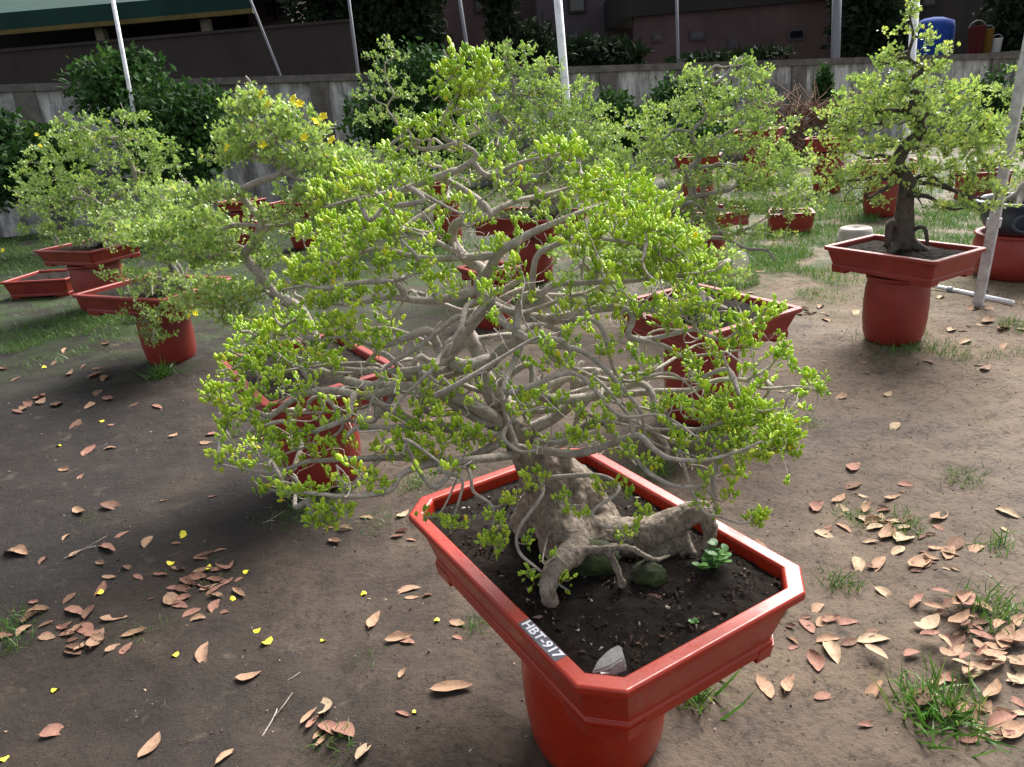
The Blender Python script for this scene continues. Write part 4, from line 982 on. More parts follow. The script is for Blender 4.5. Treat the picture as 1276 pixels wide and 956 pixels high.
# ------------------------------------------------------------------ the other bonsai trees
def bonsai(label, key, Y0, spine, pads, seed, dens=.075, r0=.05, leaf=.021, per=(6, 10), mt=LEAFB, tb=.5, nlimb=9, wig=.18, flowers=None, roots=4, limbs=(), base=None, bmat=TWIGB, tip=.0011):
    c, zs = POTS[key] if key else (base, 0)
    pads = [(p[0], p[1], p[2]*(1.5 if p[1] > 90 else 1.1), p[3]*1.08, *p[4:]) for p in pads]
    t = thing('bonsai_tree', label, 'tree', (c[0], c[1], zs), 0, 'bonsai trees in the nursery')
    iv = Matrix.Translation(Vector((-c[0], -c[1], -zs)))
    g = Grow(seed); S_ = smooth(pts(spine, Y0), .03); n = len(S_)
    S_[0] = (S_[0][0], S_[0][1], min(S_[0][2], zs-.01))
    g.addline(S_, r0, .004, 0); u = np.linspace(0, 1, n); g.fr[:n] = list(np.interp(u, [0, .12, .4, .7, 1], [r0*1.25, r0*.85, r0*.5, r0*.26, .004]))
    r = g.r; k = 0
    for (Lm, a, b) in limbs:
        k += 1; P = pts(Lm, Y0); j = g.nearest(P[0]); P[0] = g.P[j]; g.addline(smooth(P, .03)[1:], a, b, k, j)
    order = r.permutation(len(pads))[:nlimb]
    for q in order:
        k += 1; p = pads[q]; e = atY(p[0], p[1]+p[3]*.3, Y0+(p[4] if len(p) > 4 else 0)+r.normal(0, .06))
        d = np.linalg.norm(g.P[:n]-e, axis=1)+1.2*np.maximum(0, g.P[:n, 2]-e[2]); d[:max(3, n//6)] += 9; j = int(np.argmin(d)); p0 = g.P[j]
        Ld = np.linalg.norm(e-p0); m_ = np.array([p0, p0+(e-p0)*.33+r.normal(0, .13*Ld, 3), p0+(e-p0)*.66+r.normal(0, .13*Ld, 3), e])
        ra = float(np.clip(.013*(Ld/.5)**.5*r0/.045, .007, .022))
        g.addline(smooth(m_, .03)[1:], ra, .003, k, j)
    A_ = pad_points(pads, Y0, r, dens*.95)
    g.grow(A_, wig, .04, .12, max(2, n//7)); g.radii(tip, .42)
    for kk_, m in sorted(g.mesh_limbs(4, 8).items()):
        nm = 'trunk' if kk_ == 0 else 'branch'
        if kk_ == 0:
            for q in range(roots):
                a = q*2*pi/roots+r.random(); dd = np.array([cos(a), sin(a), 0]); b0 = S_[0].copy(); b0[2] = zs
                m.tube(smooth([b0+[0, 0, r0*1.6], b0+dd*r0*1.3+[0, 0, r0*.6], b0+dd*r0*3.0+[0, 0, -.012]], .03), np.linspace(r0*.75, r0*.25, len(smooth([b0+[0, 0, r0*1.6], b0+dd*r0*1.3+[0, 0, r0*.6], b0+dd*r0*3.0+[0, 0, -.012]], .03))), 8)
        o = m.build(nm, bmat, t, True); o.data.transform(iv)
    ti = np.array(g.tips); TP_, TD_ = g.P[ti], np.array(g.tipdir)
    Mx, off, tint, _ = tipleaves(TP_, TD_, r, (per[0]+2, per[1]+3), leaf*1.22, .8, .8, .022, tb)
    o = batch('crown', LB_V, LB_F, Mx, off, tint, mt, t); o.data.transform(iv)
    if flowers:
        for (px, py, d_) in flowers:
            p = atY(px, py, Y0+d_); fm = MB()
            for q in range(5):
                a = q*1.2566; fm.add([(0, 0, 0), (.015*cos(a-.62), .015*sin(a-.62), .009), (.021*cos(a), .021*sin(a), .004), (.015*cos(a+.62), .015*sin(a+.62), .009)], [(0, 1, 2, 3)])
            fo = fm.build('flower', FLOWER, t); fo.location = tuple(p-np.array([c[0], c[1], zs])); fo.rotation_euler = (R_(55), R_(r.normal(0, 15)), R_(r.normal(0, 30)))
            so_ = fo.modifiers.new('thick', 'SOLIDIFY'); so_.thickness = .002
    return t
# flowering bonsai, left of centre (pot P4)
bonsai('leggy flowering bonsai with yellow blossoms left of the nearest tree', 'P4', 3.25,
 [(398, 448), (385, 412), (372, 385), (340, 365, .02), (322, 340), (305, 318), (318, 300), (326, 276), (311, 258, .03), (300, 240), (318, 228), (345, 218, -.02), (350, 208), (330, 198, .02), (305, 190), (322, 174), (326, 166), (310, 150, .02), (298, 142), (310, 122), (315, 108), (306, 95)],
 [(315, 128, 26, 16, 0), (350, 140, 32, 14, .05), (300, 165, 32, 14, 0), (370, 165, 34, 14, .05), (285, 190, 28, 12, 0), (340, 190, 34, 12, 0), (400, 195, 34, 18, 0), (430, 205, 36, 18, .1), (260, 240, 36, 14, 0, 1.2), (400, 240, 40, 16, 0, 1.2), (240, 275, 44, 16, .1, 1.4), (195, 290, 36, 16, .15, 1.3), (280, 300, 44, 14, 0, 1.1), (360, 265, 40, 12, 0, 1), (400, 285, 40, 14, .1, 1), (245, 320, 50, 16, .05, 1.2), (330, 320, 34, 12, 0, .8), (300, 360, 44, 14, 0, .9), (260, 375, 40, 14, -.1, 1.2), (330, 400, 44, 14, -.05, 1), (440, 260, 36, 14, .1, 1), (450, 215, 34, 14, .15, 1)],
 21, .075, .036, .02, (5, 9), LEAFB, .6, 16, .18, [(326, 118, -.05), (334, 131, -.05), (366, 124, -.05), (373, 130, -.05), (403, 146, -.05), (392, 152, -.05), (380, 172, -.05), (414, 175, -.05), (284, 185, -.05), (327, 181, -.05)],
 limbs=[([(305, 312), (282, 300), (280, 285), (300, 280), (340, 282), (370, 276), (410, 268)], .012, .004), ([(318, 342), (318, 365, -.03), (310, 385, -.05), (290, 400, -.08)], .010, .004), ([(300, 240), (275, 245), (250, 240), (225, 246)], .01, .004)])
# left group: P5 and P5b
bonsai('low spreading bonsai in the left hand pot with soil showing', 'P5', 5.32,
 [(205, 345), (212, 320), (200, 300), (222, 280), (235, 260), (238, 235), (228, 222)],
 [(200, 240, 40, 14, 0), (160, 270, 40, 16, 0), (230, 265, 34, 14, 0), (190, 300, 44, 14, -.1), (150, 295, 26, 14, -.1, .8), (240, 305, 30, 12, 0), (165, 340, 34, 12, -.3, .9), (225, 350, 40, 14, -.35, .9), (190, 365, 40, 10, -.4, .8), (180, 395, 36, 14, -.45, .8), (225, 385, 28, 12, -.45, .9), (190, 420, 18, 12, -.45, 1)],
 22, .075, .05, .021, (6, 10), LEAFB, .5, 12, .2, [(243, 391, -.5), (236, 394, -.5)])
bonsai('wide pale bonsai behind the left hand pots with one yellow flower', 'P5b', 7.3,
 [(135, 322), (140, 290), (130, 262), (150, 240), (168, 225), (160, 195), (150, 175), (158, 150), (150, 128)],
 [(150, 145, 26, 12), (90, 152, 26, 10), (130, 165, 34, 10), (170, 170, 26, 10), (80, 185, 40, 14), (130, 195, 50, 14), (190, 205, 36, 14), (60, 215, 40, 16), (110, 230, 56, 16), (180, 235, 40, 14), (70, 255, 46, 18), (140, 262, 50, 16), (60, 285, 34, 12, -.2), (110, 295, 44, 12, -.2), (180, 260, 40, 14), (100, 170, 34, 12), (190, 180, 30, 12), (50, 240, 30, 14)],
 23, .075, .06, .026, (7, 11), LEAFB, .42, 12, .2, [(46, 168, -.1), (50, 182, -.1), (4, 312, -.6)])
# slim S shaped bonsai against the dark bush
bonsai('slim twisting bonsai rising above the wall behind the nearest tree', 'P9', 9.35,
 [(560, 262), (520, 240), (490, 245), (478, 225), (476, 195), (490, 178), (502, 168), (492, 150), (482, 135), (490, 118), (482, 100), (480, 80), (494, 68), (484, 52), (480, 44)],
 [(480, 55, 16, 10), (498, 70, 14, 8), (464, 72, 14, 8), (480, 95, 24, 10), (460, 115, 20, 10), (505, 115, 20, 12), (480, 140, 28, 10), (455, 150, 16, 9), (510, 150, 18, 9), (450, 190, 34, 14), (500, 195, 36, 14), (430, 215, 34, 14), (470, 225, 44, 16), (520, 215, 34, 14), (410, 245, 36, 12), (440, 250, 40, 12), (480, 260, 50, 12), (530, 245, 40, 12), (400, 225, 34, 12)],
 24, .075, .05, .028, (6, 10), LEAFB, .42, 12, .2)
# broad pale bonsai just behind the nearest crown
bonsai('dense rounded bonsai with dark trunk behind the nearest crown and tall pole', 'P7', 6.85,
 [(690, 265), (665, 240), (640, 215), (632, 190), (640, 165), (622, 140), (640, 115), (635, 90), (628, 70), (636, 52)],
 [(635, 62, 34, 12), (620, 85, 30, 10), (670, 80, 36, 12), (600, 105, 30, 12), (655, 105, 50, 14), (700, 110, 34, 14), (620, 135, 44, 14), (680, 135, 50, 16), (725, 140, 34, 16), (650, 160, 60, 14), (720, 165, 44, 16), (600, 165, 26, 14), (690, 190, 60, 16), (740, 190, 30, 16), (630, 195, 40, 14), (600, 215, 34, 12), (670, 215, 50, 12), (560, 200, 34, 14), (720, 220, 30, 12), (740, 170, 34, 16), (600, 240, 40, 12), (690, 245, 50, 12), (540, 225, 34, 12), (650, 265, 50, 10), (745, 215, 34, 14)],
 25, .075, .075, .026, (7, 11), LEAFB, .45, 14, .2)
# spreading bonsai right of centre (P6), and the hidden one in P3
bonsai('spreading bonsai with pale contorted limbs right of the nearest tree', 'P6', 5.6,
 [(870, 296), (850, 285), (840, 262), (862, 245), (858, 215), (872, 195), (862, 165), (880, 145), (868, 120), (872, 100), (862, 85)],
 [(866, 95, 22, 14), (938, 92, 20, 12, 0, 1.4), (885, 115, 34, 14), (945, 120, 24, 14), (840, 135, 40, 16), (900, 145, 40, 16), (950, 150, 34, 16), (800, 165, 44, 16), (860, 180, 50, 16), (930, 180, 44, 16), (975, 195, 34, 16), (790, 205, 40, 18), (850, 220, 44, 14), (920, 220, 50, 16), (985, 230, 40, 14), (780, 250, 26, 14), (830, 250, 34, 14, 0, .7), (900, 255, 50, 14, -.2, .8), (970, 260, 40, 12, -.2, .8), (1000, 245, 26, 10, -.1), (940, 290, 50, 10, -.4, .8), (860, 270, 34, 12, -.2, .8), (800, 275, 34, 14, -.1, 1), (770, 225, 34, 16, 0, 1), (960, 215, 40, 14, -.1, 1), (820, 190, 40, 14, 0, 1), (926, 78, 14, 9, 0, 1.6)],
 26, .075, .055, .023, (6, 10), LEAFB, .52, 14, .2,
 limbs=[([(870, 292), (905, 298, -.1), (930, 310, -.25), (955, 312, -.35), (966, 325, -.4)], .018, .008), ([(860, 246), (878, 258), (876, 230), (892, 205), (930, 215)], .022, .008), ([(845, 282), (815, 290), (803, 268), (795, 250), (800, 225)], .022, .008), ([(868, 195), (900, 170), (930, 150), (938, 120)], .012, .004)], bmat=bark('grey_limb_bark', (.36, .335, .31), (.2, .18, .165), 40, .3))
bonsai('hidden bonsai with stout grey stump behind the right branches of the nearest tree', 'P3', 3.5,
 [(868, 385), (862, 360), (850, 335), (838, 318), (845, 300), (830, 280)],
 [(830, 290, 40, 14), (780, 310, 44, 16), (870, 315, 40, 14), (755, 340, 40, 14), (815, 340, 46, 14), (740, 365, 34, 12, .1), (890, 345, 34, 12, -.1), (730, 315, 34, 14, .1)],
 27, .075, .055, .02, (5, 8), LEAFB, .55, 5, .2)
# broad bonsai at right
bonsai('broad conical bonsai with dark stout trunk in the right hand pot', 'P2', 4.42,
 [(1124, 302), (1126, 280), (1128, 250), (1130, 225), (1118, 205), (1130, 180, -.02), (1148, 165), (1140, 148, .02), (1128, 134), (1146, 126, -.03), (1150, 118), (1128, 110), (1138, 96), (1150, 86), (1132, 72), (1138, 45), (1134, 22), (1138, 0)],
 [(1135, 15, 12, 16), (1115, 38, 18, 5), (1155, 42, 24, 6), (1170, 62, 22, 6), (1110, 65, 22, 8), (1095, 75, 16, 6), (1125, 85, 34, 10), (1170, 80, 26, 8), (1100, 102, 40, 12), (1160, 105, 44, 12), (1080, 122, 40, 14), (1140, 128, 50, 12), (1200, 118, 34, 14), (1060, 145, 36, 14), (1120, 152, 50, 12), (1190, 148, 50, 16), (1225, 150, 24, 14), (1045, 172, 30, 14), (1100, 180, 50, 14), (1170, 178, 50, 16), (1225, 178, 34, 16), (1060, 205, 40, 12), (1120, 208, 50, 12, 0, .7), (1190, 205, 50, 14), (1240, 200, 24, 12), (1080, 228, 44, 10, -.1, .6), (1185, 230, 44, 10, -.1, .7), (1215, 255, 40, 8, -.2, .9), (1070, 250, 40, 6, -.2, .7), (1045, 225, 34, 10, -.1, .8), (1235, 232, 26, 10, -.15, .8), (1150, 255, 40, 6, -.25, .5)],
 28, .058, .06, .022, (6, 10), LEAFB, .72, 18, .2,
 limbs=[([(1128, 296), (1140, 285, -.04), (1152, 284, -.08), (1156, 305, -.1)], .016, .010), ([(1126, 285), (1110, 278, -.02), (1106, 305, -.03)], .026, .018), ([(1130, 225), (1090, 222, -.05), (1060, 225, -.1), (1035, 218, -.1)], .016, .004), ([(1130, 225), (1170, 232, -.05), (1210, 245, -.15), (1240, 250, -.2)], .014, .004)], bmat=bark('dark_stout_bark', (.115, .098, .082), (.035, .029, .025), 22, .9))
# tree cut by the right edge in the blue pot
POTS['B'] = (bp, .56)
bonsai('bonsai in the blue round pot cut by the right edge', 'B', 5.62,
 [(1275, 240), (1290, 215), (1280, 190), (1296, 165), (1284, 140), (1290, 110), (1280, 85)],
 [(1276, 90, 22, 12), (1265, 112, 26, 10), (1290, 130, 30, 12), (1258, 150, 24, 10, -.1), (1285, 165, 34, 12), (1300, 190, 34, 12), (1255, 190, 20, 10, -.1), (1290, 215, 34, 10)],
 29, .075, .05, .022, (6, 10), LEAFB, .5, 7, .2)

# ------------------------------------------------------------------ grass, tufts
def blades(name, P, h, mat_, seed, parent=None, lean=.5):
    r = np.random.default_rng(seed); n = len(P)
    v = [(-.032, 0, 0), (.032, 0, 0), (.022, .12, .55), (-.022, .12, .55), (0, .42, 1.0)]; f = [(0, 1, 2, 3), (3, 2, 4)]
    ax = np.stack([r.normal(0, lean, n), r.normal(0, lean, n), np.ones(n)], 1)
    sc = h*(.5+.9*r.random(n))
    Mx = rotmats(ax, r.random(n)*6.28)*sc[:, None, None]
    return batch(name, v, f, Mx, P, np.clip(.45+.3*r.normal(size=n), 0, 1), mat_, parent, False)
r = np.random.default_rng(5); GP = []; GH = []
zones = [ # px, py, rx(m), ry(m), blades, height
 (930, 345, 1.0, .8, 4000, .05), (620, 330, 1.6, 1.2, 3500, .06), (450, 330, 2.0, 1.6, 4000, .06), (1060, 300, 1.6, 1.4, 6000, .06), (1240, 300, 1.6, 1.2, 5000, .06), (40, 330, 3.0, 2.2, 9000, .07), (60, 410, 1.3, .9, 5000, .05), (150, 395, .8, .6, 4000, .06), (40, 430, .9, .7, 2500, .045), (10, 450, .6, .5, 900, .035), (230, 300, 3, 2.5, 7000, .07), (500, 260, 3.5, 3, 6000, .09), (560, 315, .9, .9, 2200, .07), (930, 335, .8, .9, 4500, .06), (960, 310, 1.3, 1.4, 4500, .07), (1010, 260, 2.0, 2.0, 8000, .08), (1190, 270, 2.2, 2.0, 8000, .08), (1130, 240, 4, 3, 9000, .09), (760, 250, 4, 3, 7000, .09),
 (1000, 370, .8, .5, 900, .04), (1200, 405, .5, .15, 1500, .06), (1250, 410, .5, .12, 700, .05), (1150, 440, .25, .3, 700, .05), (940, 360, .5, .3, 1800, .05), (1270, 440, .4, .1, 250, .04), (60, 300, 4, 3, 9000, .10)]
for (px, py, rx, ry, n, h) in zones:
    c = at(px, py, 0); u = r.normal(size=(n, 2))*.5; x, y = c[0]+u[:, 0]*rx, c[1]+u[:, 1]*ry
    k = (np.sin(x*3.1+1)*np.sin(y*2.7+2)+np.sin(x*7.3)*np.sin(y*6.1+x) > -.35) & (y > 2.5) & (y < 16); x, y = x[k], y[k]
    GP.append(np.stack([x, y, hgt(x, y)*0-.004], 1)); GH.append(np.full(len(x), h))
GP = np.vstack(GP); GH = np.concatenate(GH)
tag(blades('grass', GP, GH, GRASS, 6), 'short green grass spreading from the pots back to the wall', None, None, 'stuff')
tufts = [ # px, py, radius m, n, height, label
 (203, 468, .07, 160, .10, 'grass tuft at the foot of the left hand red jar'),
 (868, 868, .06, 70, .10, 'grass tuft growing under the overhanging corner of the nearest pot'),
 (1170, 888, .10, 260, .085, 'large wispy grass tuft in the lower right corner'),
 (1050, 728, .05, 90, .05, 'grass tuft right of the pot rim corner'),
 (1125, 655, .10, 160, .045, 'grass patch among dead leaves right of the nearest pot'),
 (1060, 640, .07, 90, .045, 'thin grass patch near the low right twigs'),
 (1240, 770, .10, 220, .06, 'grass tuft beside the thick leaf drift at right edge'),
 (1245, 680, .06, 60, .06, 'small grass tuft with long blades at right edge'),
 (1200, 597, .09, 200, .035, 'low grass clump on the bare path at right'),
 (1010, 525, .08, 120, .035, 'sparse grass beyond the right twig tips'),
 (385, 635, .13, 330, .045, 'grass patch under the lowest left leaves of the nearest tree'),
 (520, 600, .10, 200, .045, 'grass patch left of the nearest pot corner'),
 (470, 650, .10, 130, .035, 'sparse grass left of the nearest pot'),
 (10, 780, .08, 160, .045, 'grass tuft at the left edge'),
 (15, 805, .07, 90, .04, 'second grass tuft just below the one at left edge'),
 (255, 720, .11, 110, .025, 'thin grass among dead leaves at left'),
 (180, 790, .10, 110, .025, 'thin grass under the pile of dead leaves at lower left'),
 (415, 935, .06, 90, .04, 'grass tuft under fallen leaves at the bottom'),
 (455, 820, .07, 50, .025, 'few grass blades on bare earth left of the jar'),
 (595, 785, .05, 60, .04, 'grass blades beside the left wall of the nearest pot'),
 (330, 650, .08, 60, .03, 'thin weeds on the bare earth below the left branches'),
 (110, 645, .07, 50, .025, 'few grass blades on the dark earth at left'),
 (820, 585, .09, 160, .06, 'grass behind the far edge of the nearest pot'),
]
for i, (px, py, rad, n, h, lb_) in enumerate(tufts):
    c = at(px, py, 0); rr_ = np.random.default_rng(300+i); u = rr_.normal(size=(n, 2))*rad*.55
    P = np.stack([u[:, 0], u[:, 1], np.array([gz(c[0]+a, c[1]+b) for a, b in u])-.004], 1)
    o = blades('grass_tuft', P, h, GRASS, 400+i, None, .8); o.location = (c[0], c[1], 0); tag(o, lb_, 'grass', 'grass tufts on the bare earth')

# ------------------------------------------------------------------ dead leaves, petals, twigs, crumbs of litter
def dleafmat(name, a, b):
    m = mat(name, a, .75); n1 = noise(m, 25, 5, .65); n2 = noise(m, 6, 3, .5)
    c_ = ramp(m, n1, [(.35, b), (.62, a)]); c_ = mixc(m, ramp(m, n2, [(.5, (0, 0, 0)), (.7, (.7, .7, .7))]), c_, tuple(x*.6 for x in b))
    L(m, c_, bsdf(m).inputs['Base Color']); bump(m, n1, .3, .002); return m
DM = {'pinkish': dleafmat('pinkish_dead_leaf', (.30, .155, .115), (.20, .10, .072)), 'tan': dleafmat('tan_dead_leaf', (.36, .225, .145), (.24, .145, .092)), 'brown': dleafmat('brown_dead_leaf', (.17, .092, .062), (.10, .056, .04)), 'pale': dleafmat('pale_dead_leaf', (.44, .33, .22), (.31, .22, .14))}
def deadleaf(seed):
    r = np.random.default_rng(seed); n = 10; v, f = [], []
    curl = r.uniform(-.3, .6); fold = r.uniform(.1, 1.0); tw = r.uniform(-.5, .5); bend = r.uniform(-.12, .12); wd = r.uniform(.19, .27)
    for i in range(n+1):
        t = i/n; w = wd*(math.sin(pi*t**.85)**.75 if 0 < t < 1 else 0)+.004
        cx = bend*math.sin(pi*t); zc = .10+curl*(t-.5)**2*1.4
        for j, s_ in enumerate((-1, -.5, 0, .5, 1)):
            a = tw*(t-.5); x = s_*w; z = fold*abs(s_)**1.5*w+.015*sin(t*17+s_*4+seed)
            v.append((cx+x*cos(a)-z*sin(a), t-.5, zc+x*sin(a)+z*cos(a)))
    for i in range(n):
        for j in range(4): b = i*5+j; f.append((b, b+1, b+6, b+5))
    b = len(v)
    v += [(-.008, -.5, .1+curl*.35), (.008, -.5, .1+curl*.35), (0, -.62, .09+curl*.3)]; f.append((b, b+1, b+2))
    V = np.array(v); V[:, 2] -= V[:, 2].min()+.01
    return V, f
LM = {}
for c_ in DM:
    for k in range(5):
        V, f = deadleaf(hash_ := (list(DM).index(c_)*10+k)); me = mesh('dead_leaf', V, f); me.materials.append(DM[c_])
        me.polygons.foreach_set('use_smooth', [True]*len(me.polygons)); LM[c_, k] = me
rl = np.random.default_rng(17)
def putleaf(px, py, lpx, ang, colr, label, group, z=0.):
    c = at(px, py, 0); d = at(px+lpx*.5*cos(R_(ang)), py-lpx*.5*sin(R_(ang)), 0)-at(px-lpx*.5*cos(R_(ang)), py+lpx*.5*sin(R_(ang)), 0)
    Ln = float(np.clip(np.linalg.norm(d), .03, .13)); az = math.atan2(d[1], d[0])-pi/2
    o = bpy.data.objects.new('dead_leaf', LM[colr, int(rl.integers(5))]); COL.objects.link(o)
    o.location = (c[0], c[1], gz(c[0], c[1])+z+.001); o.rotation_euler = (rl.normal(0, .10), rl.normal(0, .14), az); Ln *= rl.uniform(.72, 1.0) if group != GA else 1; o.scale = (Ln*rl.uniform(.7, 1.15), Ln, Ln*rl.uniform(.35, 1.0))
    return tag(o, label, 'leaf', group)
GA = 'dead leaves littering the ground'
single = [ # px py len ang colour label
 (565, 868, 60, 3, 'tan', 'big flat tan dead leaf lying alone left of the red jar'),
 (187, 931, 42, 50, 'tan', 'pinkish tan dead leaf pointing up right at the bottom left'),
 (67, 915, 36, 10, 'pinkish', 'pink dead leaf lying alone near the lower left corner'),
 (508, 735, 34, 12, 'tan', 'tan dead leaf alone on bare earth left of the pot wall'),
 (498, 801, 36, 8, 'tan', 'light dead leaf beside the yellow petal left of the jar'),
 (467, 775, 26, 60, 'tan', 'curled upright dead leaf left of the pot foot'),
 (407, 888, 25, 100, 'pale', 'pale oval dead leaf standing apart above the grass tuft at the bottom'),
 (258, 819, 26, 75, 'tan', 'small tan dead leaf curled on edge below the leaf pile at left'),
 (310, 843, 34, 12, 'tan', 'narrow tan dead leaf alone in the middle of the lower left'),
 (285, 945, 40, 40, 'tan', 'tan dead leaf cut by the bottom edge'),
 (455, 945, 30, 55, 'pale', 'pale dead leaf at the bottom edge left of the jar'),
 (1103, 738, 30, -30, 'pale', 'cream and brown dead leaf alone right of the pot corner'),
 (1050, 774, 42, 2, 'pinkish', 'pinkish oval dead leaf right of the pot front edge'),
 (1036, 815, 34, -60, 'pale', 'broad pale dead leaf with dark spots right of the pot foot'),
 (1005, 780, 26, -45, 'pinkish', 'pinkish pointed dead leaf just right of the pot foot'),
 (1014, 829, 28, -65, 'pinkish', 'narrow pinkish dead leaf below the broad pale spotted leaf'),
 (1092, 865, 30, 55, 'tan', 'pinkish tan dead leaf standing on edge left of the lower right tuft'),
 (1088, 802, 42, 5, 'pale', 'long pale dead leaf pointing at the leaf drift'),
 (1080, 905, 26, 15, 'pinkish', 'dark pink dead leaf near the bottom right'),
 (983, 857, 26, 65, 'tan', 'orange tan dead leaf below the overhanging pot corner'),
 (952, 860, 34, -60, 'tan', 'dull curled dead leaf below the pot foot'),
 (1068, 703, 20, -80, 'pale', 'round pale yellow dead leaf right of the pot rim'),
 (1255, 640, 34, -20, 'pale', 'pale dead leaf near the right edge above the drift'),
 (1190, 714, 18, -20, 'pale', 'tiny white dead leaf on the dark earth at right'),
 (20, 690, 46, -8, 'tan', 'pair tipped tan dead leaf at the left edge'),
 (170, 794, 36, 10, 'tan', 'long tan dead leaf just right of the leaf pile at left'),
 (50, 765, 34, 15, 'tan', 'tan dead leaf lying above the left grass tuft'),
 (815, 745, 20, 0, 'pinkish', None),
]
for s_ in single[:-1]: putleaf(*s_, GA)
# the leaf on the pot soil
o = putleaf(815, 745, 20, -5, 'pinkish', 'small reddish dead leaf on the potting soil under the roots', GA); c = at(815, 745, SZ); o.location = tuple(c+np.array([0, 0, .002])); o.scale = (.03, .036, .03)
zonesL = [ # centre px, spread px, count, len px range, colours, label
 ((265, 735), (45, 28), 26, (14, 32), ('pinkish', 'pinkish', 'tan'), 'dead leaf in the loose cluster at left', 'leaves of the loose cluster at left'),
 ((85, 790), (55, 18), 24, (18, 36), ('pinkish', 'tan', 'brown'), 'dead leaf in the heap near the left edge', 'leaves of the heap near the left edge'),
 ((400, 915), (26, 14), 6, (22, 36), ('tan', 'pinkish'), 'dead leaf in the small group around the bottom tuft', 'leaves round the bottom tuft'),
 ((120, 690), (110, 50), 22, (12, 30), ('pinkish', 'tan', 'brown'), 'scattered dead leaf on the earth at left', 'leaves scattered at left'),
 ((60, 490), (70, 35), 22, (10, 22), ('tan', 'pinkish', 'brown'), 'small dead leaf on the dark earth at far left', 'small leaves at far left'),
 ((170, 560), (110, 50), 14, (10, 22), ('tan', 'pinkish'), 'small dead leaf on the shaded earth left of the tree', 'leaves on the shaded earth left of the tree'),
 ((1205, 800), (50, 42), 62, (16, 40), ('tan', 'pinkish', 'brown', 'tan', 'pale', 'pinkish'), 'dead leaf in the thick drift at lower right', 'leaves of the thick drift at lower right'),
 ((1240, 890), (34, 40), 16, (22, 44), ('tan', 'pinkish', 'pale'), 'large dead leaf in the lower right corner', 'leaves in the lower right corner'),
 ((1090, 640), (60, 30), 34, (12, 30), ('tan', 'pale', 'pinkish', 'brown'), 'dead leaf in the litter right of the nearest tree', 'leaves right of the nearest tree'),
 ((1150, 690), (70, 30), 22, (16, 34), ('tan', 'pale', 'brown'), 'dead leaf between the litter and the thick drift', 'leaves between the litter and the drift'),
 ((1010, 800), (50, 50), 14, (16, 32), ('pinkish', 'tan', 'brown'), 'dead leaf scattered near the pot front edge', 'leaves near the pot front edge'),
 ((1080, 450), (120, 50), 16, (8, 18), ('tan', 'pale'), 'small dead leaf on the pale path at right', 'small leaves on the pale path'),
 ((1010, 370), (80, 25), 22, (8, 18), ('tan', 'pale', 'brown'), 'small dead leaf on the patchy grass before the right hand pot', 'small leaves on patchy grass'),
 ((1220, 400), (50, 22), 18, (8, 18), ('tan', 'pale'), 'small dead leaf near the foot of the leaning pole', 'small leaves near the leaning pole'),
 ((520, 800), (50, 60), 8, (12, 24), ('tan', 'pinkish'), 'small dead leaf on bare earth left of the jar', 'small leaves left of the jar'),
 ((450, 660), (60, 16), 8, (14, 24), ('tan', 'pinkish', 'pale'), 'small dead leaf under the lowest left branch', 'small leaves under the lowest left branch'),
]
for (c, sd, n, lr, cols, lb_, gp_) in zonesL:
    for k in range(n):
        colr = cols[k % len(cols)]
        dense = 'drift' in gp_ and 'thick' in gp_
        putleaf(c[0]+rl.normal()*sd[0]*.75, c[1]+rl.normal()*sd[1]*.75, rl.uniform(*lr), rl.uniform(-35, 60), colr, f'{colr} {lb_}', f'{colr} {gp_}', (rl.random()*.03 if dense else 0))
# yellow petals
pm = MB(); nn = 8
pv = [(0, 0, .10)]+[(.5*cos(a*2*pi/nn)*(1+.15*sin(3*a)), .42*sin(a*2*pi/nn), .12+.16*cos(2*a*2*pi/nn)) for a in range(nn)]
pm.add(pv, [(0, 1+a, 1+(a+1) % nn) for a in range(nn)])
pme = mesh('fallen_petal', pm.v, pm.f); pme.materials.append(PETAL); pme.polygons.foreach_set('use_smooth', [True]*len(pme.polygons))
for (px, py, s_) in ((228, 668, 14), (214, 706, 11), (260, 710, 10), (125, 742, 12), (322, 788, 12), (333, 802, 17), (403, 801, 9), (69, 860, 12), (220, 821, 10), (3, 945, 14), (453, 740, 11), (545, 778, 10), (518, 896, 9), (291, 750, 9), (308, 716, 10), (126, 524, 7), (55, 458, 6), (72, 553, 7)):
    c = at(px, py, 0); e = at(px+s_, py, 0); o = bpy.data.objects.new('fallen_petal', pme); COL.objects.link(o)
    w_ = np.linalg.norm(e-c); o.location = (c[0], c[1], gz(c[0], c[1])+.001); o.rotation_euler = (rl.normal(0, .2), rl.normal(0, .2), rl.random()*6.28); w_ *= .85; o.scale = (w_, w_, w_)
    tag(o, 'small bright yellow fallen petal on the brown earth', 'petal', 'yellow petals fallen on the earth')
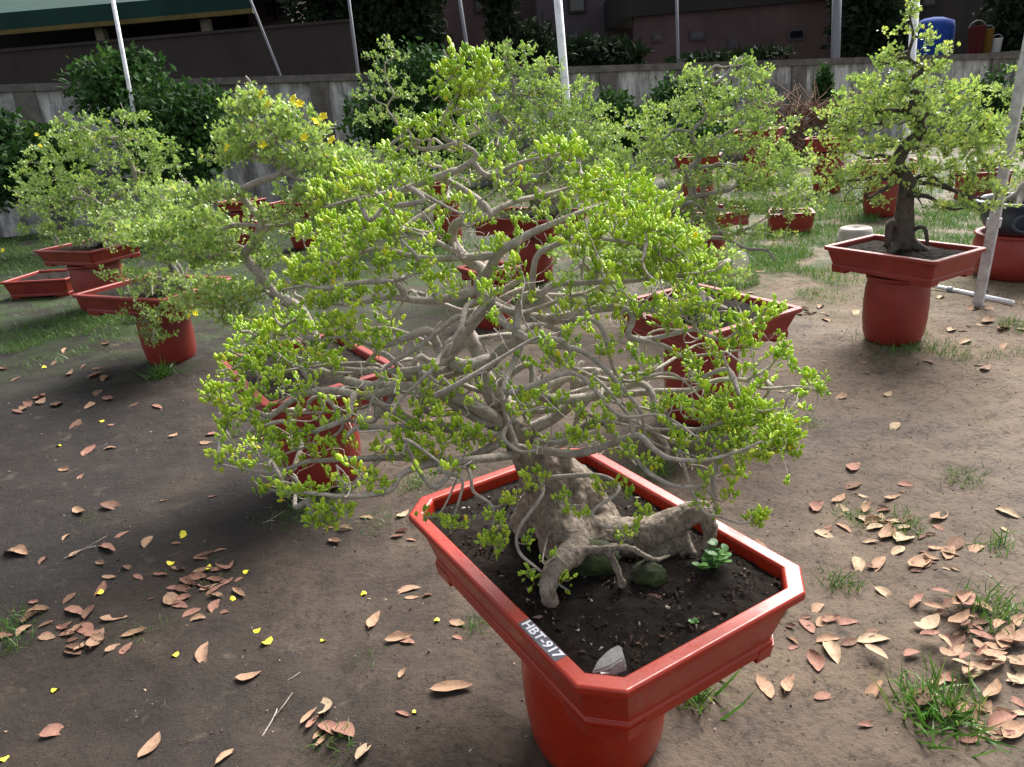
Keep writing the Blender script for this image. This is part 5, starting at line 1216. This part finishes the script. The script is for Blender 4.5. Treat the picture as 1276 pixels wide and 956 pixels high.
# fine litter: crumbs of soil, bits of bark and leaf too many to count
r = np.random.default_rng(44); n = 13000
a = at(640, 1000, 0); x = r.uniform(-3.4, 4.2, n); y = .9+4.6*r.random(n)**1.3
k = np.abs(x) < y*.95+.6; x, y = x[k], y[k]; z = hgt(x, y)
cv = [(1, 0, 0), (-.5, .8, 0), (-.5, -.8, 0), (0, 0, .8), (0, 0, -.5)]; cf = [(0, 1, 3), (1, 2, 3), (2, 0, 3), (1, 0, 4), (2, 1, 4), (0, 2, 4)]
Mx = rotmats(r.normal(size=(len(x), 3)), r.random(len(x))*6)*(.0016+.0052*r.random(len(x))**3+.007*(r.random(len(x))>.97)*r.random(len(x)))[:, None, None]; Mx[:, :, 0] *= (1+2*r.random(len(x))[:, None]**3)
CR = mat('litter_crumbs', (.1, .07, .05), .95); a_ = N(CR, 'ShaderNodeAttribute', attribute_name='tint'); L(CR, ramp(CR, a_.outputs['Fac'], [(0, (.045, .033, .026)), (.7, (.11, .08, .06)), (.9, (.27, .19, .14)), (1, (.4, .33, .26))]), bsdf(CR).inputs['Base Color'])
tag(batch('litter', cv, cf, Mx, np.stack([x, y, z], 1), r.random(len(x)), CR, None, False), 'fine crumbs of earth, bark and leaf bits strewn over the ground', None, None, 'stuff')
# loose twigs on the ground
for i, (px, py, lp, an, lb_) in enumerate(((330, 655, 30, 15, 'thin dry twig below the left branches'), (335, 905, 46, 60, 'dry branched twig beside the bottom leaf group'), (1215, 385, 60, -14, 'dry stick lying by the leaning pole'), (100, 690, 44, 20, 'dry twig among the leaves at left'), (345, 860, 30, -30, 'short dry twig above the bottom leaf group'), (1220, 770, 50, 35, 'thin dry stem lying over the leaf drift'))):
    a, b = at(px-lp/2*cos(R_(an)), py+lp/2*sin(R_(an))), at(px+lp/2*cos(R_(an)), py-lp/2*sin(R_(an)))
    m = MB(); mid = (a+b)/2+np.array([.01, .012, .012]); m.tube(smooth([a+[0, 0, .004], mid, b+[0, 0, .008]], .01), .0022, 5); q = mid; m.tube([q, q+(b-a)*.2+np.array([.02, .02, .01]), q+(b-a)*.32+np.array([.03, .05, .01])], [.0018, .0014, .0008], 5)
    tag(m.build('dry_twig', TWIG, None, True), lb_, 'twig', 'dry twigs on the ground')
# bits on the potting soil
r = np.random.default_rng(9); n = 2600
u = r.uniform(-1, 1, (n, 2))*[.385, .245]; X = MAINC[0]+u[:, 0]*cos(RZ)-u[:, 1]*sin(RZ); Yv = MAINC[1]+u[:, 0]*sin(RZ)+u[:, 1]*cos(RZ)
Mx = rotmats(r.normal(size=(n, 3)), r.random(n)*6)*(.0015+.005*r.random(n)**2.5)[:, None, None]; Mx[:, :, 0] *= (1+3*r.random(n)[:, None]**3)
CS = mat('soil_crumbs', (.05, .035, .025), .95); a_ = N(CS, 'ShaderNodeAttribute', attribute_name='tint'); L(CS, ramp(CS, a_.outputs['Fac'], [(0, (.012, .009, .007)), (.70, (.045, .03, .022)), (.92, (.15, .09, .06)), (1, (.42, .37, .31))]), bsdf(CS).inputs['Base Color'])
o = batch('soil_crumbs', cv, cf, Mx, np.stack([X, Yv, np.full(n, ZR-.022)], 1), r.random(n), CS, None, False); tag(o, 'dark crumbs and bark chips on the potting soil', None, None, 'stuff')
